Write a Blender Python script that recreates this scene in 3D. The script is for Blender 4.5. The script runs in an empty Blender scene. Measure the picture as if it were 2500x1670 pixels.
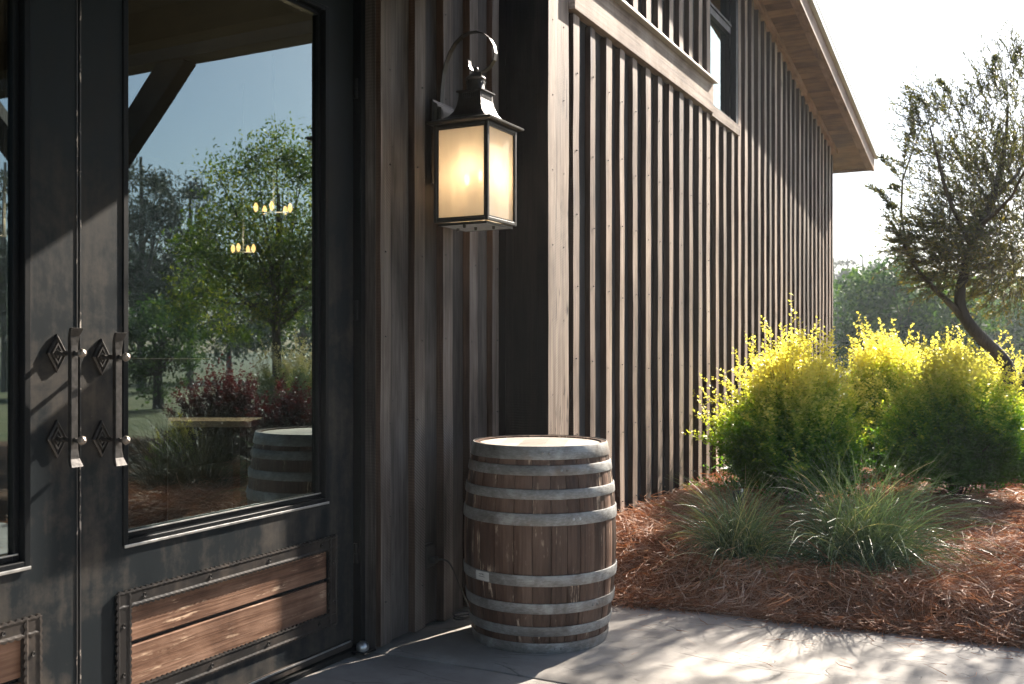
import bpy, bmesh, math, random
import numpy as np
from mathutils import Vector, Matrix
random.seed(7)
R = math.radians
scn = bpy.context.scene
col = scn.collection

# ------------------------------------------------------------------ camera
cd = bpy.data.cameras.new('camera'); cam = bpy.data.objects.new('camera', cd); col.objects.link(cam)
cam.location = (0, 0, 1.39); cam.rotation_euler = (R(90), 0, R(27.41))
cd.lens = 35.0; cd.sensor_width = 36; cd.shift_y = 0.008; cd.clip_start = 0.05; cd.clip_end = 2000
cd.dof.use_dof = True; cd.dof.focus_distance = 4.9; cd.dof.aperture_fstop = 4.5
scn.camera = cam
# ------------------------------------------------------------------ sky and sun
SUN_AZ, SUN_EL = 13.5, 33.0
w = bpy.data.worlds.new('World'); scn.world = w; w.use_nodes = True
nt = w.node_tree; nt.nodes.clear()
sky = nt.nodes.new('ShaderNodeTexSky'); sky.sky_type = 'NISHITA'; sky.sun_disc = False
sky.sun_elevation = R(SUN_EL); sky.sun_rotation = R(SUN_AZ)
sky.air_density = 1.0; sky.dust_density = 1.6; sky.ozone_density = 3.0
bg = nt.nodes.new('ShaderNodeBackground'); bg.inputs['Strength'].default_value = 0.052
wo = nt.nodes.new('ShaderNodeOutputWorld')
nt.links.new(sky.outputs[0], bg.inputs[0]); nt.links.new(bg.outputs[0], wo.inputs[0])
sd = bpy.data.lights.new('sun', 'SUN'); sd.energy = 5.0; sd.angle = R(0.53); sd.color = (1.0, 0.90, 0.78)
sun = bpy.data.objects.new('sun', sd); col.objects.link(sun)
S = Vector((math.sin(R(SUN_AZ))*math.cos(R(SUN_EL)), math.cos(R(SUN_AZ))*math.cos(R(SUN_EL)), math.sin(R(SUN_EL))))
sun.rotation_euler = S.to_track_quat('Z', 'Y').to_euler(); sun.location = (4, 18, 14)
scn.view_settings.view_transform = 'Standard'; scn.view_settings.look = 'None'
scn.view_settings.gamma = 1; scn.view_settings.use_curve_mapping = False
scn.view_settings.exposure = 2.0
scn.render.engine = 'CYCLES'
scn.cycles.max_bounces = 8; scn.cycles.transparent_max_bounces = 12

# ------------------------------------------------------------------ object helpers
def link_parent(o, parent):
    col.objects.link(o)
    if parent is not None:
        o.parent = parent
        if parent.type == 'EMPTY': o.matrix_parent_inverse = Matrix.Translation(-Vector(parent.location))
def thing(name, label, cat, loc=(0,0,0), group=None):
    o = bpy.data.objects.new(name, None); col.objects.link(o); o.location = loc
    o.empty_display_size = .2
    o['label'] = label; o['category'] = cat
    if group: o['group'] = group
    return o
def tag(o, label=None, cat=None, group=None, kind=None):
    if label: o['label'] = label
    if cat: o['category'] = cat
    if group: o['group'] = group
    if kind: o['kind'] = kind
    return o
def mesh_obj(name, verts, faces, mats, parent=None, mi=None, smooth=False):
    me = bpy.data.meshes.new(name); me.from_pydata([tuple(v) for v in verts], [], faces)
    if not isinstance(mats, (list, tuple)): mats = [mats]
    for m in mats: me.materials.append(m)
    if mi is not None: me.polygons.foreach_set('material_index', mi)
    if smooth: me.polygons.foreach_set('use_smooth', [True]*len(me.polygons))
    me.update()
    if smooth: me.set_sharp_from_angle(angle=R(38))
    o = bpy.data.objects.new(name, me); link_parent(o, parent); return o
BF = [(0,4,6,2),(1,3,7,5),(0,1,5,4),(2,6,7,3),(0,2,3,1),(4,5,7,6)]   # -x +x -y +y -z +z  (index = x + 2y + 4z)
def bverts(x0,x1,y0,y1,z0,z1):
    return [(x,y,z) for z in (z0,z1) for y in (y0,y1) for x in (x0,x1)]
def box(name, x0,x1,y0,y1,z0,z1, mats, parent=None, front=None, bev=0, bf=None):
    mi = None
    if front is not None: mi = [front[i] if i < len(front) else 0 for i in range(6)]
    o = mesh_obj(name, bverts(x0,x1,y0,y1,z0,z1), BF, mats, parent, mi)
    if bev: 
        m = o.modifiers.new('bevel', 'BEVEL'); m.width = bev; m.segments = 2
    return o
def boxes(name, lst, mats, parent=None, bev=0):
    V=[];F=[]
    for b in lst:
        n=len(V); V+=bverts(*b); F+=[tuple(i+n for i in f) for f in BF]
    o = mesh_obj(name, V, F, mats, parent)
    if bev:
        m = o.modifiers.new('bevel', 'BEVEL'); m.width = bev; m.segments = 1
    return o
def tube(pts, rad, n=6, cap=True):
    """verts, faces of a tapered tube along pts"""
    P=[Vector(p) for p in pts]; V=[];F=[]
    up=Vector((0,0,1))
    prev=None
    for i,p in enumerate(P):
        d=(P[min(i+1,len(P)-1)]-P[max(i-1,0)]).normalized()
        if prev is None:
            a=d.cross(up); 
            if a.length<1e-3: a=d.cross(Vector((1,0,0)))
        else:
            a=prev-d*prev.dot(d)
        a.normalize(); prev=a; b=d.cross(a)
        r=rad[i] if isinstance(rad,(list,tuple)) else rad
        for k in range(n):
            t=2*math.pi*k/n; V.append(p+a*(r*math.cos(t))+b*(r*math.sin(t)))
    for i in range(len(P)-1):
        for k in range(n):
            F.append((i*n+k, i*n+(k+1)%n, (i+1)*n+(k+1)%n, (i+1)*n+k))
    if cap: F.append(tuple(range(n))[::-1]); F.append(tuple((len(P)-1)*n+k for k in range(n)))
    return V,F
def tubes_obj(name, lst, mat, parent=None, n=6, smooth=True):
    V=[];F=[]
    for pts,rad in lst:
        v,f=tube(pts,rad,n); k=len(V); V+=v; F+=[tuple(i+k for i in q) for q in f]
    return mesh_obj(name,V,F,mat,parent,smooth=smooth)
def lathe(name, prof, c, mat, parent=None, n=32, smooth=True, a0=0, a1=2*math.pi, axis='z'):
    V=[];F=[]; full=abs(a1-a0-2*math.pi)<1e-6; m=n if full else n+1
    for (r,z) in prof:
        for k in range(m):
            t=a0+(a1-a0)*k/n
            p=(r*math.cos(t), r*math.sin(t), z)
            if axis=='x': p=(z, p[0], p[1])
            V.append((c[0]+p[0],c[1]+p[1],c[2]+p[2]))
    for i in range(len(prof)-1):
        for k in range(n):
            k2=(k+1)%m
            F.append((i*m+k,i*m+k2,(i+1)*m+k2,(i+1)*m+k))
    o=mesh_obj(name,V,F,mat,parent,smooth=smooth)
    return o
def smoothstep(x): x=min(1,max(0,x)); return x*x*(3-2*x)

# ------------------------------------------------------------------ material helpers
class NT:
    def __init__(s, name):
        s.m=bpy.data.materials.new(name); s.m.use_nodes=True; s.t=s.m.node_tree; s.t.nodes.clear()
        s.out=s.t.nodes.new('ShaderNodeOutputMaterial')
    def n(s, typ, **kw):
        nd=s.t.nodes.new('ShaderNode'+typ)
        for k,v in kw.items():
            if k in nd.inputs.keys(): nd.inputs[k].default_value=v
            else: setattr(nd,k,v)
        return nd
    def l(s,a,b): s.t.links.new(a,b)
    def coord(s, scale=(1,1,1), rnd=True, rot=(0,0,0)):
        tc=s.n('TexCoord'); mp=s.n('Mapping'); mp.inputs['Scale'].default_value=scale; mp.inputs['Rotation'].default_value=rot
        s.l(tc.outputs['Object'],mp.inputs['Vector'])
        if rnd:
            oi=s.n('ObjectInfo'); mu=s.n('Math',operation='MULTIPLY'); mu.inputs[1].default_value=57.3
            s.l(oi.outputs['Random'],mu.inputs[0]); s.l(mu.outputs[0],mp.inputs['Location'])
        return mp.outputs[0]
    def noise(s, vec, scale=5, detail=5, rough=.6, dist=0):
        nd=s.n('TexNoise'); nd.inputs['Scale'].default_value=scale; nd.inputs['Detail'].default_value=detail
        nd.inputs['Roughness'].default_value=rough; nd.inputs['Distortion'].default_value=dist
        s.l(vec,nd.inputs['Vector']); return nd.outputs['Fac']
    def ramp(s, fac, stops):
        nd=s.n('ValToRGB'); e=nd.color_ramp.elements
        while len(e)<len(stops): e.new(.5)
        for el,(p,c) in zip(e,stops):
            el.position=p; el.color=(c[0],c[1],c[2],1) if isinstance(c,(tuple,list)) else (c,c,c,1)
        s.l(fac,nd.inputs[0]); return nd.outputs[0]
    def mix(s, fac, a, b, blend='MIX'):
        nd=s.n('MixRGB',blend_type=blend)
        for i,v in ((0,fac),(1,a),(2,b)):
            if hasattr(v,'is_output'): s.l(v,nd.inputs[i])
            else: nd.inputs[i].default_value = v if i==0 else (v[0],v[1],v[2],1)
        return nd.outputs[0]
    def rand(s): return s.n('ObjectInfo').outputs['Random']
    def bump(s,h,strength=.3,dist=.01):
        b=s.n('Bump'); b.inputs['Strength'].default_value=strength; b.inputs['Distance'].default_value=dist
        s.l(h,b.inputs['Height']); return b.outputs[0]
    def principled(s, color, rough=.6, metal=0, normal=None, spec=.5, **kw):
        p=s.n('BsdfPrincipled')
        for key,v in (('Base Color',color),('Roughness',rough),('Metallic',metal),('Specular IOR Level',spec)):
            if hasattr(v,'is_output'): s.l(v,p.inputs[key])
            elif key=='Base Color': p.inputs[key].default_value=(v[0],v[1],v[2],1)
            else: p.inputs[key].default_value=v
        if normal is not None: s.l(normal,p.inputs['Normal'])
        for k,v in kw.items(): p.inputs[k].default_value=v
        s.l(p.outputs[0],s.out.inputs[0]); return p

def wood(name, dark, mid, light, axis='z', rough=.65, saw=.35, grain=1.0, spec=.4, bstr=.5, knots=True, randmix=.5, streak=None):
    M=NT(name)
    a={'z':(1,1,.035),'x':(.035,1,1),'y':(1,.035,1)}[axis]
    v=M.coord(a); v2=M.coord((1,1,1) if axis!='z' else (1,1,.35))
    g1=M.noise(v,38*grain,6,.65,.6); g2=M.noise(v,140*grain,3,.6)
    big=M.noise(v2,3.1,5,.6,.4)
    f=M.mix(.35,g1,g2)
    f=M.mix(.45,f,big)
    c=M.ramp(f,[(.37,dark),(.475,mid),(.60,light)])
    # per piece tone
    r=M.rand(); tone=M.ramp(r,[(0,(1-randmix*.6,)*3),(1,(1+randmix*.35,)*3)])
    c=M.mix(1,c,tone,'MULTIPLY')
    if knots:
        kc=M.coord({'z':(1,1,.45),'x':(.45,1,1),'y':(1,.45,1)}[axis]); vo=M.n('TexVoronoi',feature='F1'); vo.inputs['Scale'].default_value=2.2
        M.l(kc,vo.inputs['Vector'])
        k=M.ramp(vo.outputs['Distance'],[(.02,.25),(.05,.75),(.085,1)])
        c=M.mix(1,c,k,'MULTIPLY')
    h=M.mix(.5,g1,g2)
    if saw:
        rot={'z':(R(35),0,0),'x':(0,R(60),0),'y':(R(60),0,0)}[axis]
        sv=M.coord((1,1,1),rot=rot); wv=M.n('TexWave',bands_direction='Z' if axis!='y' else 'Z'); wv.inputs['Scale'].default_value=26
        wv.inputs['Distortion'].default_value=2.2; wv.inputs['Detail'].default_value=2; wv.inputs['Detail Scale'].default_value=.8
        M.l(sv,wv.inputs['Vector'])
        sm=M.noise(M.coord((1,1,.3)),2.0,3); sm=M.ramp(sm,[(.42,0.0),(.62,1.0)])
        wvm=M.mix(sm,(1,1,1),wv.outputs['Fac'])
        c=M.mix(saw,c,M.mix(1,c,wvm,'MULTIPLY'))
        h=M.mix(.35,h,wvm)
    if streak:   # pale scratches / bare fibres
        sx=M.noise(M.coord({'z':(1,1,.08),'x':(.06,1,1),'y':(1,.06,1)}[axis]),streak[1],5,.75,.2)
        sp=M.noise(M.coord((1,1,1)),streak[4] if len(streak)>4 else 5,4,.6)
        sf=M.mix(1,M.ramp(sx,[(streak[2],0.0),(streak[2]+.05,1.0)]),M.ramp(sp,[(streak[3],0.0),(streak[3]+.12,1.0)]),'MULTIPLY')
        c=M.mix(sf,c,streak[0])
    ro=M.ramp(g1,[(.3,rough-.1),(.7,min(1,rough+.15))])
    M.principled(c,ro,0,M.bump(h,bstr,.004),spec)
    return M.m

m_pale   = wood('pale_weathered_wood',(.05,.032,.022),(.225,.158,.115),(.45,.345,.27),rough=.65,spec=.3,saw=.5,bstr=1,grain=.8,randmix=.8)
m_post   = wood('grey_post_wood',(.028,.021,.017),(.175,.13,.10),(.37,.295,.235),rough=.65,spec=.3,saw=.75,bstr=1.2,grain=.45,streak=((.02,.017,.014),26,.54,.50,3))
m_band   = wood('band_wood',(.095,.062,.044),(.26,.195,.15),(.44,.36,.295),axis='y',rough=.7,spec=.2,saw=.3,grain=.4,bstr=1)
m_side   = wood('dark_brown_edge',(.018,.011,.008),(.05,.031,.022),(.10,.066,.05),saw=.3,spec=.25)  # darker brown wood for the batten side faces
m_board  = wood('charcoal_board',(.02,.018,.017),(.048,.043,.041),(.10,.093,.09),saw=.3,spec=.25)
m_fac    = wood('facade_batten',(.04,.033,.029),(.115,.096,.085),(.21,.185,.168),saw=.5,bstr=.9,rough=.6,spec=.16,grain=.8)
m_facb   = wood('facade_board',(.025,.022,.021),(.07,.062,.058),(.14,.127,.12),saw=.3,rough=.6,spec=.16)
m_dark   = wood('black_stained_board',(.004,.004,.004),(.011,.0098,.009),(.028,.024,.021),saw=.3,randmix=.2,spec=.15,rough=.8)
m_panel  = wood('door_plank_wood',(.05,.022,.013),(.145,.075,.045),(.27,.155,.10),axis='y',saw=0,grain=.7,rough=.5,spec=.3,bstr=1,streak=((.58,.40,.27),46,.555,.50))
m_soff   = wood('soffit_wood',(.06,.035,.017),(.17,.095,.048),(.30,.18,.10),axis='x',saw=0)
m_fascia = wood('fascia_wood',(.12,.07,.045),(.27,.165,.11),(.42,.28,.20),axis='y',saw=.2)
m_beam   = wood('dark_beam_wood',(.008,.006,.004),(.022,.015,.011),(.045,.032,.022),axis='x',saw=.2,spec=.1)
m_stave  = wood('barrel_stave_wood',(.038,.020,.013),(.105,.060,.041),(.20,.125,.088),saw=0,grain=.7,rough=.5,spec=.3,randmix=.8,bstr=.8,streak=((.62,.47,.34),34,.55,.51,6))
m_head   = wood('barrel_head_wood',(.22,.185,.15),(.34,.29,.24),(.44,.385,.33),axis='y',saw=0,knots=False)
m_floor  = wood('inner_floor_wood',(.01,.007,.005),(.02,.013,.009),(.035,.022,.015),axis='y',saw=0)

def metal_painted(name, base, dust, dustamt=.5, rough=.4, sp_=.4):
    M=NT(name); v=M.coord((1,1,1),rnd=False)
    a=M.noise(v,2.3,8,.68,.5); b=M.noise(v,28,5,.7); vs=M.noise(M.coord((1,1,.12),rnd=False),14,5,.6)
    f=M.mix(.35,a,vs); f=M.mix(.15,f,b)
    sz=M.n('SeparateXYZ'); M.l(v,sz.inputs[0]); shade_fade=M.n('MapRange'); shade_fade.inputs['From Min'].default_value=1.4; shade_fade.inputs['From Max'].default_value=2.2; shade_fade.inputs['To Min'].default_value=1; shade_fade.inputs['To Max'].default_value=.12; M.l(sz.outputs[2],shade_fade.inputs[0])  # dust thinned upward: shade over the door top put into the colour
    c=M.mix(M.mix(1,M.ramp(f,[(.48,0.0),(.68,dustamt)]),shade_fade.outputs[0],'MULTIPLY'),base,dust)
    sp=M.n('TexVoronoi'); sp.inputs['Scale'].default_value=45; M.l(v,sp.inputs['Vector'])
    spk=M.ramp(sp.outputs['Distance'],[(.0,1.0),(.06,0.0)])
    spm=M.ramp(M.noise(v,9,3),[(.6,0.0),(.66,1.0)])
    c=M.mix(M.mix(1,spk,spm,'MULTIPLY'),c,(.45,.42,.38))
    ro=M.ramp(f,[(.4,rough),(.62,rough+.25)])
    M.principled(c,ro,0,M.bump(b,.12,.002),sp_)
    return M.m
m_steel = metal_painted('blackened_door_steel',(.009,.0125,.015),(.13,.105,.082),.6,.42,.16)
m_frame = metal_painted('black_frame_steel',(.006,.0075,.009),(.03,.026,.022),.4,.35,.14)
m_trim  = metal_painted('panel_strip_steel',(.016,.014,.013),(.09,.068,.052),.8,.4,.25)
def simple(name,c,rough=.5,metal=0,spec=.5,nscale=20,var=.25,b=.1,**kw):
    M=NT(name); v=M.coord((1,1,1)); n=M.noise(v,nscale,5,.6)
    lo=tuple(x*(1-var) for x in c); hi=tuple(min(1,x*(1+var)) for x in c)
    M.principled(M.ramp(n,[(.3,lo),(.7,hi)]),M.ramp(n,[(.3,rough),(.7,min(1,rough+.12))]),metal,M.bump(n,b,.002),spec,**kw)
    return M.m
m_worn = NT('worn_edge_metal')
_v=m_worn.coord((1,1,.35),rnd=False); _n=m_worn.noise(_v,38,5,.7)
m_worn.principled(m_worn.ramp(_n,[(.56,(.03,.03,.03)),(.60,(.50,.44,.38))]),.35,0,None,.5); m_worn=m_worn.m
m_iron  = simple('forged_iron',(.05,.046,.043),.42,.6,.5,60,.4,.5)
m_knob  = simple('worn_iron_knob',(.20,.17,.145),.35,.6,.5,50,.25,.4)
m_bright= simple('bright_steel',(.50,.49,.47),.28,.85,.5,30,.2,.1)
m_lant  = simple('lantern_bronze',(.055,.05,.046),.34,.6,.6,40,.25,.15)
m_lantl = simple('lantern_pale_edge',(.36,.35,.34),.35,.6,.5,40,.2,.1)
m_galv  = NT('galvanised_hoop')
_v=m_galv.coord((1,1,1)); _a=m_galv.noise(_v,6,6,.65,.5); _b=m_galv.noise(m_galv.coord((1,1,4)),45,4,.6)
_c=m_galv.ramp(m_galv.mix(.3,_a,_b),[(.36,(.12,.11,.098)),(.5,(.25,.242,.228)),(.63,(.43,.43,.415))])
_rs=m_galv.ramp(m_galv.noise(_v,3.2,6,.7),[(.55,0.0),(.70,.6)])
m_galv.principled(m_galv.mix(_rs,_c,(.20,.12,.07)),m_galv.ramp(_b,[(.3,.42),(.7,.62)]),.35,m_galv.bump(_b,.15,.002),.5); m_galv=m_galv.m
m_roof  = simple('pale_metal_roof',(.62,.64,.65),.35,.3,.5,8,.1,.05)
m_flash = simple('tan_flashing',(.42,.38,.34),.4,.2,.5,10,.12,.05)
m_white = simple('white_plastic',(.80,.79,.76),.35,0,.5,8,.05,.02)
m_black = simple('black_rubber',(.02,.021,.022),.5,0,.5,30,.2,.05)
m_cap   = simple('zinc_cap',(.52,.54,.55),.4,.4,.5,25,.2,.05)
m_tan   = simple('tan_painted_pipe',(.36,.29,.22),.5,0,.5,14,.15,.05)
m_paper = simple('paper_label',(.60,.60,.57),.6,0,.4,30,.1,.0)
m_ink   = simple('label_ink',(.03,.03,.03),.6,0,.4,30,.1,.0)
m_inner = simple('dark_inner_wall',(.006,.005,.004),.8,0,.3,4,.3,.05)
m_candle= simple('candle_sleeve',(.78,.68,.50),.5,0,.4,10,.05,.0)
m_table = simple('pale_table_top',(.80,.76,.68),.4,0,.5,5,.1,.0)
m_ped   = simple('red_brown_pedestal',(.16,.07,.045),.4,0,.5,12,.3,.05)

def emis(name,c,s):
    M=NT(name); e=M.n('Emission'); e.inputs[0].default_value=(*c,1); e.inputs[1].default_value=s; M.l(e.outputs[0],M.out.inputs[0]); return M.m
m_bulb=emis('lit_bulb',(1,.72,.42),22); m_bulb2=emis('lit_room_bulb',(1,.50,.17),1.6)

def glass(name, ior=1.55, tint=(.62,.70,.70), f0=.0):
    M=NT(name); fr=M.n('Fresnel'); fr.inputs['IOR'].default_value=ior
    g=M.n('BsdfGlossy'); g.inputs['Roughness'].default_value=0.0; g.inputs[0].default_value=(.80,.98,.98,1)
    nb=M.noise(M.coord((1,1,1),rnd=False),1.3,2); 
    M.l(M.bump(nb,.05,.01),g.inputs['Normal'])
    t=M.n('BsdfTransparent'); t.inputs[0].default_value=(*tint,1)
    mx=M.n('MixShader'); ad=M.n('Math',operation='MULTIPLY_ADD'); ad.inputs[1].default_value=1-f0; ad.inputs[2].default_value=f0
    M.l(fr.outputs[0],ad.inputs[0]); ge=M.n('NewGeometry'); iv=M.n('Math',operation='SUBTRACT'); iv.inputs[0].default_value=1; M.l(ge.outputs['Backfacing'],iv.inputs[1]); m2=M.n('Math',operation='MULTIPLY'); M.l(ad.outputs[0],m2.inputs[0]); M.l(iv.outputs[0],m2.inputs[1]); M.l(m2.outputs[0],mx.inputs[0]); M.l(t.outputs[0],mx.inputs[1]); M.l(g.outputs[0],mx.inputs[2])
    M.l(mx.outputs[0],M.out.inputs[0]); return M.m
m_glass=glass('door_glass',1.6,(.55,.62,.62),.20)
m_wglass=glass('window_glass',1.7,(.4,.45,.45),.15)
def frosted():
    M=NT('seeded_lantern_glass'); tr=M.n('BsdfTranslucent'); tr.inputs[0].default_value=(.88,.82,.72,1)
    t=M.n('BsdfTransparent'); t.inputs[0].default_value=(.62,.58,.52,1)
    d=M.n('BsdfDiffuse'); d.inputs[0].default_value=(.80,.76,.70,1)
    g=M.n('BsdfGlossy'); g.inputs['Roughness'].default_value=.15
    n=M.noise(M.coord((1,1,.2)),45,4,.6); 
    a=M.n('MixShader'); a.inputs[0].default_value=.35; M.l(tr.outputs[0],a.inputs[1]); M.l(t.outputs[0],a.inputs[2])
    b=M.n('MixShader'); M.l(M.ramp(n,[(.3,.22),(.7,.38)]),b.inputs[0]); M.l(a.outputs[0],b.inputs[1]); M.l(d.outputs[0],b.inputs[2])
    c=M.n('MixShader'); c.inputs[0].default_value=.07; M.l(b.outputs[0],c.inputs[1]); M.l(g.outputs[0],c.inputs[2])
    M.l(c.outputs[0],M.out.inputs[0]); return M.m
m_frost=frosted()

def leafmat(name, stops, rough=.45, trans=.45, tcol=(1.0,1.0,.55), bright=1.0):
    M=NT(name); at=M.n('Attribute'); at.attribute_name='tint'
    c=M.ramp(at.outputs['Fac'],stops)
    p=M.n('BsdfPrincipled'); p.inputs['Roughness'].default_value=rough; p.inputs['Specular IOR Level'].default_value=.5; M.l(c,p.inputs['Base Color'])
    t=M.n('BsdfTranslucent'); M.l(M.mix(1,c,tuple(x*bright for x in tcol),'MULTIPLY'),t.inputs[0])
    mx=M.n('MixShader'); mx.inputs[0].default_value=trans; M.l(p.outputs[0],mx.inputs[1]); M.l(t.outputs[0],mx.inputs[2])
    M.l(mx.outputs[0],M.out.inputs[0]); return M.m
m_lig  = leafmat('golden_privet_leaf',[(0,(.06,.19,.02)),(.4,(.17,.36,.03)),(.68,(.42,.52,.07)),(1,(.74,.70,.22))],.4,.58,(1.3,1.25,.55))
m_olive= leafmat('olive_leaf',[(0,(.05,.07,.035)),(.6,(.12,.14,.07)),(1,(.26,.22,.08))],.4,.35,(1.3,1.15,.4))
m_blade= leafmat('blue_grass_blade',[(0,(.07,.12,.075)),(.5,(.17,.25,.14)),(.8,(.34,.38,.14)),(1,(.60,.52,.33))],.35,.3)
m_far  = leafmat('far_leaf',[(0,(.016,.04,.012)),(.5,(.045,.095,.025)),(1,(.17,.24,.06))],.7,.35,(.9,1.1,.4))
m_oak  = leafmat('green_tree_leaf',[(0,(.04,.08,.015)),(.6,(.12,.20,.035)),(1,(.38,.40,.08))],.45,.5,(1.25,1.15,.4))
m_pine = leafmat('pine_needle',[(0,(.03,.045,.025)),(1,(.08,.09,.045))],.6,.15)
m_blade_shaded= leafmat('shaded_grass_blade',[(0,(.018,.026,.012)),(.7,(.05,.06,.022)),(1,(.16,.13,.05))],.5,.15)  # darker copy of the grass blades, shade painted into the colour
m_red  = leafmat('purple_red_leaf',[(0,(.018,.008,.008)),(.7,(.045,.016,.016)),(1,(.14,.035,.03))],.4,.4,(1.2,.5,.5))
m_straw= leafmat('pine_straw_needle',[(0,(.12,.045,.02)),(.35,(.34,.155,.07)),(.7,(.54,.31,.19)),(1,(.76,.60,.46))],.6,.2,(1,.7,.5))
m_bark = wood('bark',(.035,.028,.022),(.085,.07,.058),(.17,.145,.12),saw=0,grain=.6,knots=False,bstr=1)
m_stem = simple('shrub_stem',(.07,.045,.03),.8,0,.3,30,.3,.3)

# ------------------------------------------------------------------ ground, patio, mulch
def ground_mat():
    M=NT('grass_ground'); v=M.coord((1,1,1),rnd=False); n=M.noise(v,.8,8,.7)
    M.principled(M.ramp(n,[(.35,(.05,.07,.02)),(.65,(.14,.13,.06))]),.9,0,M.bump(M.noise(v,20,4),.6,.03),.2); return M.m
def concrete(name):
    M=NT(name); v=M.coord((1,1,1),rnd=False); a=M.noise(v,1.4,8,.65,.3); b=M.noise(v,9,8,.7); c=M.noise(v,70,4,.7)
    base=M.ramp(M.mix(.4,a,b),[(.33,(.21,.19,.168)),(.5,(.31,.287,.26)),(.66,(.43,.40,.365))])
    # hairline cracks and float marks of the stamped surface
    def lines(scale,sc2,w,rot):
        vo=M.n('TexVoronoi',feature='DISTANCE_TO_EDGE'); vo.inputs['Scale'].default_value=sc2
        mp=M.coord(scale,rnd=False,rot=rot); nn=M.n('TexNoise'); nn.inputs['Scale'].default_value=4; nn.inputs['Detail'].default_value=5; M.l(v,nn.inputs['Vector'])
        mx=M.n('MixRGB'); mx.inputs[0].default_value=.18; M.l(mp,mx.inputs[1]); M.l(nn.outputs['Color'],mx.inputs[2]); M.l(mx.outputs[0],vo.inputs['Vector'])
        return M.ramp(vo.outputs['Distance'],[(0,0.0),(w*.6,1.0)])
    ck=lines((1,3.2,1),1.4,.028,(0,0,R(-25)))
    gate=M.ramp(M.noise(v,2.6,4,.6),[(.50,0.0),(.58,1.0)])
    ckm=M.mix(gate,(1,1,1),ck)
    ck2=lines((1,4.0,1),3.5,.03,(0,0,R(-12))); gate2=M.ramp(M.noise(v,5.1,3,.6),[(.54,0.0),(.60,1.0)])
    ckm2=M.mix(gate2,(1,1,1),ck2)
    cc=M.mix(.5,base,M.mix(1,base,ckm,'MULTIPLY')); cc=M.mix(.45,cc,M.mix(1,cc,ckm2,'MULTIPLY'))
    st=M.ramp(M.noise(v,1.1,6,.7,.8),[(.60,0.0),(.72,.5)]); cc=M.mix(st,cc,(.15,.12,.09))
    h=M.mix(.5,M.mix(.35,b,c),M.mix(1,ckm,ckm2,'MULTIPLY'))
    M.principled(cc,M.ramp(b,[(.3,.5),(.7,.75)]),0,M.bump(h,.5,.008),.5); return M.m
m_conc=concrete('stamped_concrete')
def mulch_base_mat():
    M=NT('mulch_soil'); v=M.coord((1,1,1),rnd=False); n=M.noise(v,30,6,.7)
    M.principled(M.ramp(n,[(.35,(.035,.017,.009)),(.65,(.15,.07,.035))]),.9,0,M.bump(n,1,.02),.2); return M.m
g=mesh_obj('ground',[(-300,-300,-.03),(300,-300,-.03),(300,400,-.03),(-300,400,-.03)],[(0,1,2,3)],ground_mat()); tag(g,kind='structure')
random.seed(3)
def slab(name,x0,x1,y0,y1,z,edge=None):
    # top sheet with gentle undulation and rounded arris
    nx,ny=60,40; V=[];F=[]
    from mathutils import noise as mn
    for j in range(ny+1):
        for i in range(nx+1):
            x=x0+(x1-x0)*i/nx; t=j/ny
            ye = y1 if edge is None else edge(x)
            y=y0+(ye-y0)*t; e=min(y-y0,ye-y,.03)/.03
            V.append((x,y,z+.004*mn.noise(Vector((x*1.7,y*1.7,0)))-.012*(1-max(0,e))**2))
    for j in range(ny):
        for i in range(nx):
            a=j*(nx+1)+i; F.append((a,a+1,a+nx+2,a+nx+1))
    k=len(V)
    for i in range(nx+1): V.append((V[ny*(nx+1)+i][0],V[ny*(nx+1)+i][1],-.1))
    for i in range(nx): F.append((ny*(nx+1)+i,ny*(nx+1)+i+1,k+i+1,k+i))
    k2=len(V)
    for i in range(nx+1): V.append((V[i][0],V[i][1],-.1))
    for i in range(nx): F.append((i+1,i,k2+i,k2+i+1))
    return tag(mesh_obj(name,V,F,m_conc,smooth=True),kind='structure')
def pedge(x): return 5.24+.05*math.sin(x*1.3+.6)-.10*smoothstep((-1.5-x)/.7)+.0
slab('patio',-2.78,7,3.825,5.2,.0,edge=pedge)
slab('door_landing',-2.95,7,-6,3.815,-.004)

from mathutils import noise as mn
def mulch_h(x,y):
    e=pedge(x)-.02
    wf=smoothstep((-1.25-x)/.9)
    a=.145*smoothstep((y-e)/.30)+.09*smoothstep((y-6)/3)
    b=.29*smoothstep((y-e+.05)/.75)
    h=a*(1-wf)+b*wf
    h+=.022*mn.noise(Vector((x*2.3,y*2.3,1)))*smoothstep((y-e)/.3)+.012*mn.noise(Vector((x*7,y*7,3)))*smoothstep((y-e)/.2)
    h-=.26*smoothstep((y-8.5)/4)*(1-wf)+.1*smoothstep((y-8.5)/4)*wf
    return h-.012*(1-smoothstep((y-e)/.1))
V=[];F=[]; nx,ny=90,110
for j in range(ny+1):
    for i in range(nx+1):
        x=-2.45+8.5*(i/nx)**1.3; y=pedge(x)-.02+14*(j/ny)**1.8
        V.append((x,y,mulch_h(x,y)))
for j in range(ny):
    for i in range(nx):
        a=j*(nx+1)+i; F.append((a,a+1,a+nx+2,a+nx+1))
tag(mesh_obj('mulch_bed',V,F,mulch_base_mat(),smooth=True),kind='structure')

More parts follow.
